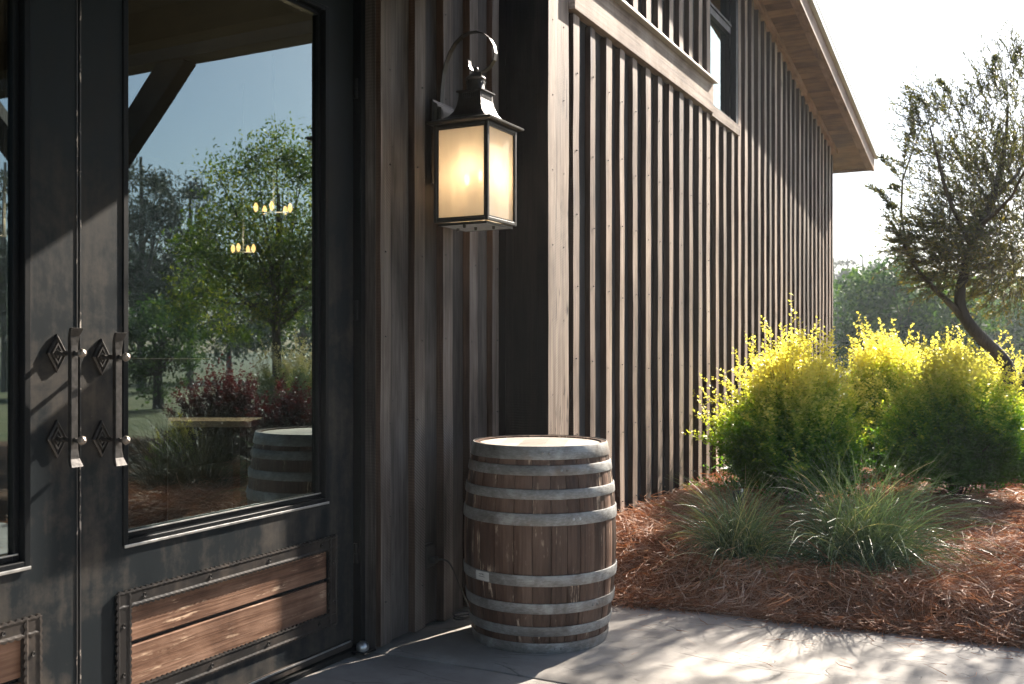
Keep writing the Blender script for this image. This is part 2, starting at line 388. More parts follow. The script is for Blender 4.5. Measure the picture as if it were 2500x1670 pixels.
# ------------------------------------------------------------------ foliage helpers (numpy)
rng=np.random.default_rng(11)
def norm(a): return a/np.maximum(1e-9,np.linalg.norm(a,axis=-1,keepdims=True))
def leaves(name,P,D,L,W,tint,mat,parent=None,fold=.25,N=None):
    n=len(P); D=norm(D)
    if N is None: N=rng.normal(size=(n,3))
    Sd=norm(np.cross(D,N)); Up=np.cross(Sd,D)
    L=np.broadcast_to(L,(n,))[:,None]; W=np.broadcast_to(W,(n,))[:,None]
    V=np.empty((n,4,3)); V[:,0]=P; V[:,1]=P+D*L*.5+Sd*W*.5+Up*W*fold; V[:,2]=P+D*L; V[:,3]=P+D*L*.5-Sd*W*.5+Up*W*fold
    me=bpy.data.meshes.new(name); me.vertices.add(4*n); me.vertices.foreach_set('co',V.reshape(-1))
    idx=np.arange(n)[:,None]*4; T=np.concatenate([idx,idx+1,idx+2,idx,idx+2,idx+3],1).reshape(-1).astype(np.int32)
    me.loops.add(6*n); me.loops.foreach_set('vertex_index',T); me.polygons.add(2*n)
    me.polygons.foreach_set('loop_start',np.arange(0,6*n,3,dtype=np.int32)); me.polygons.foreach_set('loop_total',np.full(2*n,3,dtype=np.int32))
    at=me.attributes.new('tint','FLOAT','POINT'); at.data.foreach_set('value',np.repeat(np.broadcast_to(tint,(n,)).astype(np.float32),4))
    me.materials.append(mat); me.update(calc_edges=True)
    o=bpy.data.objects.new(name,me); link_parent(o,parent); return o
def ribbons(name,C,W,tint,mat,parent=None,taper=True):
    """C (n,k,3) centre lines; flat ribbons with per-ribbon width"""
    n,k,_=C.shape; T=np.gradient(C,axis=1); Sd=norm(np.cross(norm(T),rng.normal(size=(n,1,3))+np.array([0,0,.6])))
    tw=np.linspace(1,.15,k)[None,:,None] if taper else np.ones((1,k,1))
    W=np.broadcast_to(W,(n,))[:,None,None]
    V=np.stack([C-Sd*W*tw*.5,C+Sd*W*tw*.5],2).reshape(-1,3)
    me=bpy.data.meshes.new(name); me.vertices.add(len(V)); me.vertices.foreach_set('co',V.reshape(-1))
    b=(np.arange(n)*2*k)[:,None]+np.arange(k-1)[None]*2; Q=np.stack([b,b+1,b+3,b+2],-1).reshape(-1).astype(np.int32); nf=n*(k-1)
    me.loops.add(4*nf); me.loops.foreach_set('vertex_index',Q); me.polygons.add(nf)
    me.polygons.foreach_set('loop_start',np.arange(0,4*nf,4,dtype=np.int32)); me.polygons.foreach_set('loop_total',np.full(nf,4,dtype=np.int32))
    at=me.attributes.new('tint','FLOAT','POINT'); at.data.foreach_set('value',np.repeat(np.broadcast_to(tint,(n,)).astype(np.float32),2*k))
    me.materials.append(mat); me.update(calc_edges=True)
    o=bpy.data.objects.new(name,me); link_parent(o,parent); return o

# pine straw: bent needles heaped over the bed
def straw(n,xr,yr,dens_pow,lift,wid,ln):
    x=rng.uniform(*xr,n); t=rng.uniform(0,1,n)**dens_pow
    y=np.array([pedge(a) for a in x])-.03+(yr[1]-yr[0])*t+yr[0]
    return x,y
def make_straw(n,xr,yr,dp,lift,wid,ln,name):
    x,y=straw(n,xr,yr,dp,lift,wid,ln)
    k=4; ang=rng.uniform(0,2*np.pi,n); 
    cl=np.array([mn.noise(Vector((a*1.8,b*1.8,5)))for a,b in zip(x,y)]); ang=ang*.45+cl*5
    L=rng.uniform(ln[0],ln[1],n); s=np.linspace(-.5,.5,k)[None]
    bend=rng.normal(0,.35,n)[:,None]
    dx=np.cos(ang)[:,None]*s*L[:,None]-np.sin(ang)[:,None]*bend*(s**2)*L[:,None]
    dy=np.sin(ang)[:,None]*s*L[:,None]+np.cos(ang)[:,None]*bend*(s**2)*L[:,None]
    X=x[:,None]+dx; Y=y[:,None]+dy
    H=np.array([mulch_h(a,b) for a,b in zip(X.ravel(),Y.ravel())]).reshape(X.shape)
    mid=np.maximum(H.mean(1,keepdims=True),H*.5+H.mean(1,keepdims=True)*.5)
    pit=rng.normal(0,.28,n)[:,None]*s*L[:,None]
    Z=np.maximum(H,.0)*.6+mid*.4+rng.gamma(1.4,lift,n)[:,None]+pit+.004
    Z=np.maximum(Z,H+.001)
    # no needle pokes through the barn wall
    X=np.maximum(X,-2.38)
    C=np.stack([X,Y,Z],-1)
    tint=np.clip(rng.beta(2,2,n)+.25*cl,0,1)
    return ribbons(name,C,rng.uniform(wid*.6,wid*1.3,n),tint,m_straw,taper=True)
o=make_straw(52000,(-2.38,1.6),(0,3.2),1.5,.013,.0055,(.09,.24),'pine_straw'); tag(o,'rust brown pine straw mulch heaped over the bed beside the patio','pine straw',kind='stuff')
o=make_straw(16000,(-2.38,4.5),(2.6,9.0),1.3,.015,.008,(.12,.26),'pine_straw'); tag(o,'paler pine straw spread behind the shrubs along the barn','pine straw',kind='stuff')

# stray needles dropped on the concrete
def strays(n):
    k=4; x=rng.uniform(-2.3,1.2,n); y=np.array([pedge(a) for a in x])-.02-rng.gamma(1.1,.22,n); keep=(np.hypot(x+2.12,y-4.39)>.45)&(y>2.6); x=x[keep];y=y[keep];n=len(x)
    ang=rng.uniform(0,2*np.pi,n); L=rng.uniform(.03,.16,n); s_=np.linspace(-.5,.5,k)[None]; b=rng.normal(0,.5,n)[:,None]
    X=x[:,None]+np.cos(ang)[:,None]*s_*L[:,None]-np.sin(ang)[:,None]*b*s_**2*L[:,None]; Y=y[:,None]+np.sin(ang)[:,None]*s_*L[:,None]+np.cos(ang)[:,None]*b*s_**2*L[:,None]
    Z=np.full_like(X,.007)+rng.uniform(0,.006,(n,1)); Y=np.minimum(Y,5.1)
    return ribbons('loose_needles',np.stack([X,Y,Z],-1),rng.uniform(.002,.004,n),rng.beta(2,2,n),m_straw)
tag(strays(260),'loose pine needles scattered on the concrete along the mulch edge','pine needles',kind='stuff')

# ------------------------------------------------------------------ BARN
barn=thing('barn','dark board and batten barn with glazed double doors and a deep plank eave','barn',(-4,6,0))
def zs(y): return 6.317-.155*y      # soffit height
def batten(name,xb,xf,y0,y1,z0,z1,mats,parent,jit=.0025,seg=14,topslope=0):
    """box with uneven long edges; front faces (+x) use slot 0, sides slot 1"""
    V=[];F=[];mi=[]
    ph=random.random()*100
    for k in range(seg+1):
        t=k/seg
        for (bx,by) in ((xb,y0),(xf,y0),(xf,y1),(xb,y1)):
            z=z0+(z1+(topslope*(by-y0))-z0)*t
            j=jit*mn.noise(Vector((ph,by*3,z*2.1)))*2
            V.append((bx+(j*.6 if bx==xf else 0),by+j,z))
    for k in range(seg):
        a=k*4
        for q,(i0,i1) in enumerate(((0,1),(1,2),(2,3),(3,0))):
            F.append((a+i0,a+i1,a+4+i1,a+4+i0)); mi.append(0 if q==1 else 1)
    F.append((0,3,2,1)); F.append((seg*4,seg*4+1,seg*4+2,seg*4+3)); mi+=[1,1]
    return mesh_obj(name,V,F,mats,parent,mi)
# --- long side wall
XB=-2.39
SP=.2475; Y0=5.311
for i in range(-1,36):
    ya=max(5.0,Y0+i*SP+.045); yb=min(14.05,Y0+(i+1)*SP+.045)
    if yb<=ya: continue
    if 8.14<(ya+yb)/2<9.02: 
        batten('board',-2.42,XB,ya+.002,yb-.002,-.05,3.345,[m_board,m_board],barn,.0,1)
    else: batten('board',-2.42,XB-random.uniform(0,.002),ya+.002,yb-.002,-.05,zs(ya)-.003,[m_board,m_board],barn,0,1,topslope=-.155)
for i in range(0,36):
    wdt=random.uniform(.074,.098); y=Y0+i*SP+random.uniform(-.007,.007)+(.095-wdt)/2; xf=-2.35+random.uniform(-.004,.004)
    if y+wdt>14.05: continue
    if y+wdt<8.13:
        batten('batten',XB+.001,xf,y,y+wdt,.0,3.352,[m_pale,m_side],barn)
        batten('batten',XB+.001,xf,y,y+wdt,3.625,zs(y)-.08,[m_pale,m_side],barn)
    elif y<9.03:
        batten('batten',XB+.001,xf,y,min(y+wdt,9.2),.0,3.335,[m_pale,m_side],barn)
    else:
        batten('batten',XB+.001,xf,y,y+wdt,.0,zs(y)-.075,[m_pale,m_side],barn,seg=20)
batten('corner_post',-2.43,-2.362,4.992,5.268,-.05,5.45,[m_post,m_dark],barn,.003,24)
batten('corner_trim',-2.40,-2.372,14.06,14.12,-.05,4.05,[m_pale,m_side],barn,.001,6)
bd=box('band',-2.385,-2.325,5.272,8.128,3.365,3.600,[m_band],barn,bev=.003)
box('drip_cap',-2.387,-2.285,5.272,8.128,3.603,3.621,[m_flash],barn,bev=.003)
batten('window_sill',-2.40,-2.335,8.132,9.03,3.345,3.435,[m_band,m_band],barn,.003,3)
# window: frame > pane, rail
wf=boxes('window_frame',[(-2.44,-2.372,8.16,8.20,3.437,5.0),(-2.44,-2.35,8.945,9.01,3.437,5.0),(-2.44,-2.372,8.20,8.945,3.437,3.475),(-2.44,-2.40,8.89,8.945,3.475,5.0),(-2.44,-2.37,8.20,8.945,4.96,5.0)],m_frame,barn,bev=.003)
boxes('meeting_rail',[(-2.438,-2.385,8.201,8.889,4.24,4.30),(-2.438,-2.375,8.201,8.889,4.303,4.325)],m_flash if False else m_frame,wf)
box('pane',-2.427,-2.423,8.202,8.888,3.478,4.238,[m_wglass],wf)
box('pane',-2.427,-2.423,8.202,8.888,4.327,4.958,[m_wglass],wf)

# core behind the boards
V=[(a,b,c if c<0 else zs(b)) for c in (-.05,1) for (a,b) in ((-2.62,5.03),(-2.45,5.03),(-2.45,14.03),(-2.62,14.03))]
core=mesh_obj('wall',V,[(0,1,5,4),(1,2,6,5),(2,3,7,6),(3,0,4,7),(4,5,6,7)],m_board,barn)
# eave
y=4.6; pw=.142
while y<14.99:
    y2=min(y+pw,15.0); yy=(y,y2-.004)
    dz=random.uniform(0,.003)
    V=[(x,b,zs(b)+c+dz) for c in (0,.02) for b in yy for x in (-3.0,-1.992)]
    mesh_obj('soffit_plank',V,BF,m_soff,barn); y+=pw
def sloped(name,x0,x1,y0,y1,dz0,dz1,mat,parent,bev=0,segs=1):
    V=[(x,b,zs(b)+c) for c in (dz0,dz1) for b in (y0,y1) for x in (x0,x1)]
    o=mesh_obj(name,V,BF,mat,parent)
    if bev: m=o.modifiers.new('bevel','BEVEL'); m.width=bev; m.segments=1
    return o
sloped('wall_trim',-2.386,-2.31,5.27,14.12,-.072,-.003,m_fascia,barn,.002)
sloped('soffit_trim',-2.05,-1.991,4.6,15.0,-.024,-.002,m_fascia,barn,.002)
fa=sloped('fascia_board',-1.988,-1.950,4.6,15.02,-.045,.195,m_fascia,barn,.002)
sloped('fascia_board',-6,-1.990,15.002,15.03,-.03,.195,m_fascia,barn,.002)
sloped('roof_edge',-1.948,-1.905,4.55,15.06,.135,.205,m_roof,barn,.002)
rf=sloped('roof',-9,-1.90,4.5,15.08,.207,.235,m_roof,barn,.002)
yy=4.7
while yy<15:
    sloped('roof_seam',-9,-1.90,yy,yy+.02,.237,.262,m_roof,rf); yy+=.45
# --- return face between facade and side wall
batten('return_board',-2.69,-2.431,4.994,5.03,-.05,5.4,[m_dark,m_dark],barn,.001,6)
# --- facade wall with boards and battens
edges=[3.80,4.07,4.33,4.596,4.86]; wid=[.082,.092,.092,.090,.075]
for i in range(5):
    y1=(edges[i+1]+.045) if i<4 else 4.992; y0=edges[i]+.04
    batten('board',-2.71,-2.68,(3.80 if i==0 else y0)+.002,y1-.002,.015,5.2,[m_facb,m_facb],barn,0,1)
    batten('batten',-2.679,(-2.652 if i==0 else -2.64+random.uniform(-.003,.003)),edges[i],edges[i]+wid[i],.012+random.uniform(0,.01),5.2,[m_fac,m_side],barn,.002,20)
batten('jamb_board',-2.80,-2.681,3.797,3.838,.008,3.3,[m_fac,m_facb],barn,.001,8)
for i in range(0,14):     # wall beyond the left leaf
    y=.30-i*.262
    batten('board',-2.71,-2.68,y-.262,y-.002,.015,3.3,[m_facb,m_facb],barn,0,1)
    batten('batten',-2.679,-2.64,y-.05,y+.04,.015,3.3,[m_fac,m_side],barn,.002,8)
# door surround
nl=[]
for e_,w_ in zip(edges,wid):
    for k in range(9):
        z=.22+k*.41+random.uniform(-.02,.02); yy=e_+w_*random.choice((.25,.7)); nl.append((-2.642,-2.6355,yy-.003,yy+.003,z-.003,z+.003))
        z+=.1; yy=e_+w_+.055; nl.append((-2.682,-2.6785,yy-.003,yy+.003,z-.003,z+.003))
for i in range(12):
    for k in range(7):
        z=.45+k*.43+random.uniform(-.05,.05); yy=Y0+i*SP+.045+random.uniform(-.015,.015)
        if z<3.3: nl.append((-2.352,-2.3445,yy-.003,yy+.003,z-.003,z+.003))
for k in range(12):
    z=.3+k*.42; 
    for yy in (5.05,5.2): nl.append((-2.364,-2.3595,yy-.003,yy+.003,z-.003,z+.003))
tag(boxes('nail_heads',nl,m_black,barn),kind='stuff')
boxes('door_surround',[(-2.86,-2.735,3.760,3.795,.0,3.25),(-2.86,-2.79,3.75,3.76,.0,3.25),(-2.86,-2.735,.66,.735,.0,3.25),(-2.86,-2.735,.735,3.76,3.16,3.25)],m_frame,barn,bev=.002)
box('header',-2.86,-2.66,.3,3.795,3.26,5.2,[m_facb],barn)
box('sill_bar',-2.86,-2.745,.74,3.755,-.01,.018,[m_frame],barn,bev=.004)
# interior
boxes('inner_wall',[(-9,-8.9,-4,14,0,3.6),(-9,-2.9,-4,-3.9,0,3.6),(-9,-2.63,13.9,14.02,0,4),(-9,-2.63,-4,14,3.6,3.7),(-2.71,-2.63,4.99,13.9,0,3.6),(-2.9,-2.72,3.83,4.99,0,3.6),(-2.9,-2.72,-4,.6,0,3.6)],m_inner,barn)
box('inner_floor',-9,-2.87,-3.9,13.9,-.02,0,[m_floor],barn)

# --- doors
def strip(name,p0,p1,inward,width,mat,parent,xf=-2.765,th=.006,per=.024,amp=.006):
    """riveted iron strip with hammered wavy borders; p0,p1 = (y,z) on outer line, inward = unit (y,z)"""
    L=math.hypot(p1[0]-p0[0],p1[1]-p0[1]); n=int(L/per)*6
    dy,dz=(p1[0]-p0[0])/L,(p1[1]-p0[1])/L; V=[];F=[]
    for i in range(n+1):
        s=i/n; u=s*L; wv=amp*abs(math.sin(math.pi*u/per)); 
        a=(p0[0]+dy*u,p0[1]+dz*u)
        for off,x in ((0-wv,xf-th),(0-wv,xf+.0022),(.006-wv*.4,xf+.0034),(.012,xf),(width-.012,xf),(width-.006+wv*.4,xf+.0034),(width+wv,xf+.0022),(width+wv,xf-th)):
            V.append((x,a[0]+inward[0]*off,a[1]+inward[1]*off))
    for i in range(n):
        for k in range(7): F.append((i*8+k,i*8+k+1,(i+1)*8+k+1,(i+1)*8+k))
    F.append(tuple(range(8))); F.append(tuple(n*8+k for k in range(8)))
    return mesh_obj(name,V,F,mat,parent)
def plate(name,ys,zsx,holes,xf,th,mat,parent):
    V=[];F=[];ny,nz=len(ys)-1,len(zsx)-1
    solid=lambda i,j:0<=i<ny and 0<=j<nz and (i,j) not in holes
    def q(*p): k=len(V); V.extend(p); F.append((k,k+1,k+2,k+3))
    for i in range(ny):
        for j in range(nz):
            if not solid(i,j): continue
            a,b,c,d=ys[i],ys[i+1],zsx[j],zsx[j+1]
            q((xf,a,c),(xf,b,c),(xf,b,d),(xf,a,d)); q((xf-th,b,c),(xf-th,a,c),(xf-th,a,d),(xf-th,b,d))
            if not solid(i-1,j): q((xf-th,a,c),(xf,a,c),(xf,a,d),(xf-th,a,d))
            if not solid(i+1,j): q((xf,b,c),(xf-th,b,c),(xf-th,b,d),(xf,b,d))
            if not solid(i,j-1): q((xf-th,a,c),(xf-th,b,c),(xf,b,c),(xf,a,c))
            if not solid(i,j+1): q((xf,a,d),(xf,b,d),(xf-th,b,d),(xf-th,a,d))
    return mesh_obj(name,V,F,mat,parent)
SEAM=2.2515
def diamond(cy,cz,hw,hh,x0):
    V=[];F=[]
    rings=[(1,0),(1,.008),(.86,.012),(.74,.006),(.66,.006),(.56,.012),(.44,.012),(.36,.006),(.28,.010),(0.001,.012)]
    for s,h in rings:
        for (a,b) in ((0,1),(1,0),(0,-1),(-1,0)): V.append((x0+h,cy+a*hw*s,cz+b*hh*s))
    for i in range(len(rings)-1):
        for k in range(4): F.append((i*4+k,i*4+(k+1)%4,(i+1)*4+(k+1)%4,(i+1)*4+k))
    return V,F
def make_leaf(sgn,label):
    """sgn=+1: leaf beyond the seam; -1: mirrored"""
    Y=lambda a: SEAM+sgn*a
    ord2=lambda a,b:(min(a,b),max(a,b))
    ysr=sorted([Y(.0035),Y(.178),Y(.205),Y(1.316),Y(1.503)]); 
    X=-2.775
    ys=sorted([Y(.0035),Y(.1785),Y(.2045),Y(1.3155),Y(1.503)])
    zz=[.022,.2125,.500,.710,2.92,3.15]
    # column indices between sorted ys
    if sgn>0: holes={(1,3),(2,3),(2,1)}
    else: holes={(1,3),(2,3),(1,1)}
    d=plate('door',ys,zz,holes,X,.055,m_steel,barn)
    if label: d['label']=label
    # glazing beads
    ya,yb=ord2(Y(.1785),Y(1.3155))
    def fr(y0,y1,z0,z1,w,x0,x1): return [(x0,x1,y0,y0+w,z0,z1),(x0,x1,y1-w,y1,z0,z1),(x0,x1,y0+w,y1-w,z0,z0+w),(x0,x1,y0+w,y1-w,z1-w,z1)]
    boxes('glazing_bead',fr(ya+.001,yb-.001,.711,2.919,.022,-2.83,X+.006),m_frame,d,.002)
    boxes('glazing_stop',fr(ya+.024,yb-.024,.734,2.896,.020,-2.828,-2.795),m_frame,d,.002)
    box('sill_edge',X+.0065,X+.011,ya+.003,yb-.003,.706,.7165,[m_bright],d,bev=.002)
    box('sill_edge',-2.794,-2.789,ya+.03,yb-.03,.7525,.7575,[m_bright],d,bev=.001)
    box('pane',-2.813,-2.809,ya+.04,yb-.04,.75,2.88,[m_glass],d)
    # lower panel
    pa,pb=ord2(Y(.2045),Y(1.3155))
    box('plank',-2.815,-2.785,pa-.01,pb+.01,.371,.520,[m_panel],d,bev=.003)
    box('plank',-2.815,-2.782,pa-.01,pb+.01,.19,.356,[m_panel],d,bev=.003)
    box('plank_joint',-2.81,-2.797,pa,pb,.3565,.3705,[m_frame],d)
    oa,ob=ord2(Y(.149),Y(1.368))
    W=.055
    strip('panel_strip',(oa+.001,.555),(ob-.001,.555),(0,-1),W,m_trim,d)
    strip('panel_strip',(oa+.001,.160),(ob-.001,.160),(0,1),W,m_trim,d,xf=-2.7655)
    strip('panel_strip',(oa,.162),(oa,.553),(1,0),W,m_trim,d,xf=-2.7642)
    strip('panel_strip',(ob,.162),(ob,.553),(-1,0),W,m_trim,d,xf=-2.7642)
    for yy in np.linspace(oa+.12,ob-.12,4):
        for z in (.528,.187): lathe('screw',[(.0001,.0),(.0028,.0),(.0032,.003),(.0075,.0045),(.0085,.0)],(-2.7648,yy+random.uniform(-.01,.01),z),m_iron,d,10,axis='x')
    for yy in (oa+.027,ob-.027):
        for z in (.44,.27): lathe('screw',[(.0001,.0),(.0028,.0),(.0032,.003),(.0075,.0045),(.0085,.0)],(-2.7636,yy,z),m_iron,d,10,axis='x')
    # kick bar
    box('kick_bar',X+.001,X+.018,oa-.13 if sgn>0 else oa-.1,ob+.1 if sgn>0 else ob+.12,.026,.062,[m_trim],d,bev=.003)
    box('kick_highlight',X+.0185,X+.0215,oa-.12 if sgn>0 else oa-.1,ob+.09 if sgn>0 else ob+.1,.054,.062,[m_bright],d,bev=.001)  # bright strip added as the highlight along the bar's top edge
    # worn meeting edge
    box('edge_strip',X+.0005,X+.003,*ord2(Y(.004),Y(.0085)),.022,3.15,[m_worn],d)
    # handle
    hy=Y(.0865); dz=0 if sgn<0 else -.013
    for z in (1.380+dz,1.105+dz):
        v,f=diamond(hy,z,.0365,.062,X+.0005); mesh_obj('handle_plate',v,f,m_iron,d)
        # twisted square arm
        V=[];F=[];n=14
        for i in range(n+1):
            t=i/n; x=X+.01+t*.105; r=.0105-.0035*math.sin(math.pi*t)*.6; a=t*R(260)
            for k in range(4): V.append((x,hy+r*math.cos(a+k*math.pi/2),z+r*math.sin(a+k*math.pi/2)))
        for i in range(n):
            for k in range(4): F.append((i*4+k,i*4+(k+1)%4,(i+1)*4+(k+1)%4,(i+1)*4+k))
        mesh_obj('handle_arm',V,F,m_iron,d)
        lathe('handle_knob',[(.006,-.004),(.0125,.002),(.0155,.010),(.011,.018),(.0001,.024)],(X+.114,hy,z),m_knob,d,7,smooth=False,axis='x')
    V=[];F=[]; prof=[(1.019,.023,.006,.018),(1.022,.0225,.006,.016),(1.045,.0175,.007,.004),(1.075,.014,.008,0),(1.12,.0125,.0085,0),(1.24,.0125,.0085,0),(1.37,.0125,.0085,0),(1.405,.014,.008,0),(1.435,.0175,.007,.004),(1.456,.0225,.006,.015),(1.461,.023,.006,.018)]
    for z,hw,ht,ox in prof:
        for a,b in ((-1,-1),(1,-1),(1,1),(-1,1)): V.append((X+.081+b*ht+ox,hy+a*hw,z+dz))
    for i in range(len(prof)-1):
        for k in range(4): F.append((i*4+k,i*4+(k+1)%4,(i+1)*4+(k+1)%4,(i+1)*4+k))
    F.append((0,3,2,1)); F.append(tuple((len(prof)-1)*4+k for k in range(4)))
    hb=mesh_obj('handle_bar',V,F,m_iron,d); bv=hb.modifiers.new('bevel','BEVEL'); bv.width=.002; bv.segments=2; bv.limit_method='ANGLE'
    # hinges
    hyy=Y(1.5085)
    for z in (1.575,2.6,.45):
        lathe('hinge',[(.0001,-.046),(.012,-.046),(.012,-.002),(.010,-.002),(.010,.002),(.012,.002),(.012,.046),(.0001,.046)],(X+.012,hyy+(0 if sgn>0 else 0),z),m_frame,d,14)
    return d
make_leaf(1,'nearer right door leaf with its tall pane and two plank lower panel')
make_leaf(-1,'left door leaf cut by the picture edge')
# floor pivot with zinc foot
pv=thing('door_pivot','rounded zinc door stop at the foot of the hinge jamb','door stop',(-2.715,3.745,0))
lathe('dome',[(.028,.012),(.030,.025),(.026,.042),(.014,.052),(.0001,.054)],(-2.715,3.745,0),m_bright,pv,12,smooth=True)
box('foot_plate',-2.755,-2.67,3.70,3.79,.004,.0125,[m_frame],pv,bev=.003)

# ------------------------------------------------------------------ porch roof over the doors (seen in the glass) and timber frame beyond
pr=thing('porch_roof','dark plank porch roof over the doors, mirrored at the top of the glass','porch roof',(-1,2,3.2))
x=-2.6; 
while x<.55:
    box('roof_plank',x,x+.196,-4,4.38,3.42,3.45,[m_beam],pr); x+=.2
box('beam',-2.635,.60,4.26,4.40,3.225,3.415,[m_beam],pr,bev=.004)
box('beam',.45,.60,-4,4.255,3.225,3.415,[m_beam],pr,bev=.004)
for yv in (3.2,2.0,.8,-.4,-1.6): box('rafter',-2.635,.445,yv,yv+.09,3.24,3.415,[m_beam],pr)
box('roof_cover',-2.62,.66,-4,4.44,3.455,3.48,[m_roof],pr)
tf=thing('timber_frame','dark timber post with diagonal braces mirrored in the door glass','timber frame',(3.35,7.2,0))
box('post',3.24,3.46,7.1,7.3,0,4.22,[m_beam],tf,bev=.005)
box('beam',.0,6.2,7.08,7.32,4.225,4.55,[m_beam],tf,bev=.005)
def brace(xa,za,xb,zb,w):
    d=Vector((xb-xa,0,zb-za)).normalized(); nrm=Vector((-d.z,0,d.x))*w/2
    P=[Vector((xa,0,za))+nrm,Vector((xa,0,za))-nrm,Vector((xb,0,zb))-nrm,Vector((xb,0,zb))+nrm]
    V=[(p.x,yv,p.z) for yv in (7.12,7.28) for p in P]
    mesh_obj('brace',V,[(0,1,2,3),(7,6,5,4),(0,4,5,1),(1,5,6,2),(2,6,7,3),(3,7,4,0)],m_beam,tf)
brace(3.3,2.75,1.75,4.3,.28); brace(3.4,2.75,4.95,4.3,.28)

# ------------------------------------------------------------------ barrel
bc=Vector((-2.122,4.39,0))
br=thing('wine_barrel','old oak wine barrel with eight galvanised hoops standing by the barn corner','barrel',tuple(bc))
def brad(z): 
    t=(z-.478)/.475; return .3705-.050*abs(t)**2.1
HO=[(.889,.950),(.818,.864),(.711,.756),(.593,.648),(.317,.368),(.190,.238),(.084,.129),(.0,.051)]
a=R(-178); k=0; random.seed(21)
ws=[]
while sum(ws)<360-5: ws.append(random.uniform(10.5,16.5))
tot=sum(ws); ws=[x*360/tot for x in ws]; a=R(-180)
for wd in ws:
    a1=a+R(wd); g_=.0012/.36; V=[];F=[]; nz=16; na=3; dr=random.uniform(-.0012,.0012)
    for lay in (0,1):
        for j in range(nz+1):
            z=.002+.944*j/nz
            for i in range(na+1):
                t=a+g_+(a1-a-2*g_)*i/na; r=brad(z)+dr-(.024 if lay else 0)
                if not lay and i in (0,na): r-=.0022
                V.append((bc.x+r*math.cos(t),bc.y+r*math.sin(t),z))
    N=(nz+1)*(na+1); m=na+1
    for j in range(nz):
        for i in range(na):
            q=j*m+i; F.append((q,q+1,q+m+1,q+m)); F.append((N+q,N+q+m,N+q+m+1,N+q+1))
        F.append((j*m,(j+1)*m,N+(j+1)*m,N+j*m)); F.append((j*m+na,N+j*m+na,N+(j+1)*m+na,(j+1)*m+na))
    for i in range(na): F.append((nz*m+i,nz*m+i+1,N+nz*m+i+1,N+nz*m+i)); F.append((i,N+i,N+i+1,i+1))
    mesh_obj('stave',V,F,m_stave,br); a=a1
for n_,(z0,z1) in enumerate(HO):
    pr_=[]
    for (z,o_) in ((z0,-.001),(z0+.0005,.0035),(z0+.004,.0050),((z0+z1)/2,.0052),(z1-.004,.0050),(z1-.0005,.0035),(z1,-.001)):
        zc=min(max(z,0.001),.951); pr_.append((brad(min(max(z,0),.95))+o_+.002,zc))
    h=lathe('hoop',pr_,tuple(bc),m_galv,br,72)
    # overlapped riveted end
    ang=R(-62+[0,14,-130,22,-125,40,-110,10][n_]); zm=(z0+z1)/2
    for dd in (0,R(5)):
        c_=(bc.x+math.cos(ang+dd)*(brad(zm)+.0068),bc.y+math.sin(ang+dd)*(brad(zm)+.0068),zm)
        v,f=tube([Vector(c_),Vector(c_)+Vector((math.cos(ang+dd),math.sin(ang+dd),0))*.004],[.0075,.0045],8)
        mesh_obj('rivet',v,f,m_galv if n_!=3 else m_cap,h,smooth=True)
# head: planks across, slightly recessed
hr=.296; x=-hr; hw=[.11,.095,.12,.10,.09,.12]; 
xx=-hr
for wv in hw:
    x2=min(xx+wv,hr); V=[];n=8
    pts=[]
    for i in range(n+1):
        u=xx+.0008+(x2-xx-.0016)*i/n; pts.append((u,math.sqrt(max(0,hr*hr-u*u))))
    loop=[(p,q) for p,q in pts]+[(p,-q) for p,q in reversed(pts)]
    ca,sa=math.cos(R(20)),math.sin(R(20))
    tv=[(bc.x+p*ca-q*sa,bc.y+p*sa+q*ca) for p,q in loop]
    nn=len(tv); V=[(p,q,.939) for p,q in tv]+[(p,q,.915) for p,q in tv]
    F=[tuple(range(nn))[::-1],tuple(range(nn,2*nn))]+[(i,(i+1)%nn,(i+1)%nn+nn,i+nn) for i in range(nn)]
    mesh_obj('head_plank',V,F,m_head,br); xx=x2
    if xx>=hr: break
# paper label with scribble on the fifth hoop
def onb(angd,z,o): 
    r=brad(z)+o; return (bc.x+math.cos(R(angd))*r,bc.y+math.sin(R(angd))*r,z)
def patch(name,a0,a1,z0,z1,o,mat,parent,n=5):
    V=[];F=[]
    for i in range(n+1):
        t=a0+(a1-a0)*i/n; V+= [onb(t,z0,o),onb(t,z1,o)]
    for i in range(n): F.append((2*i,2*i+2,2*i+3,2*i+1))
    return mesh_obj(name,V,F,mat,parent)
lb=patch('paper_label',-117,-103,.322,.364,.0080,m_paper,br)
for (s0,s1,zz0) in ((-113.5,-110.5,.3485),(-111.5,-108.5,.3515),(-110,-107.6,.3475),(-113.5,-107.5,.3385)):
    patch('ink_stroke',s0,s1,zz0,zz0+.0022,.0086,m_ink,lb,3)

# ------------------------------------------------------------------ wall lantern
LC=Vector((-2.41,4.26,0))
ln=thing('wall_lantern','lit bronze wall lantern with cream glass and a curled top strap','lantern',(-2.64,4.26,2.3))
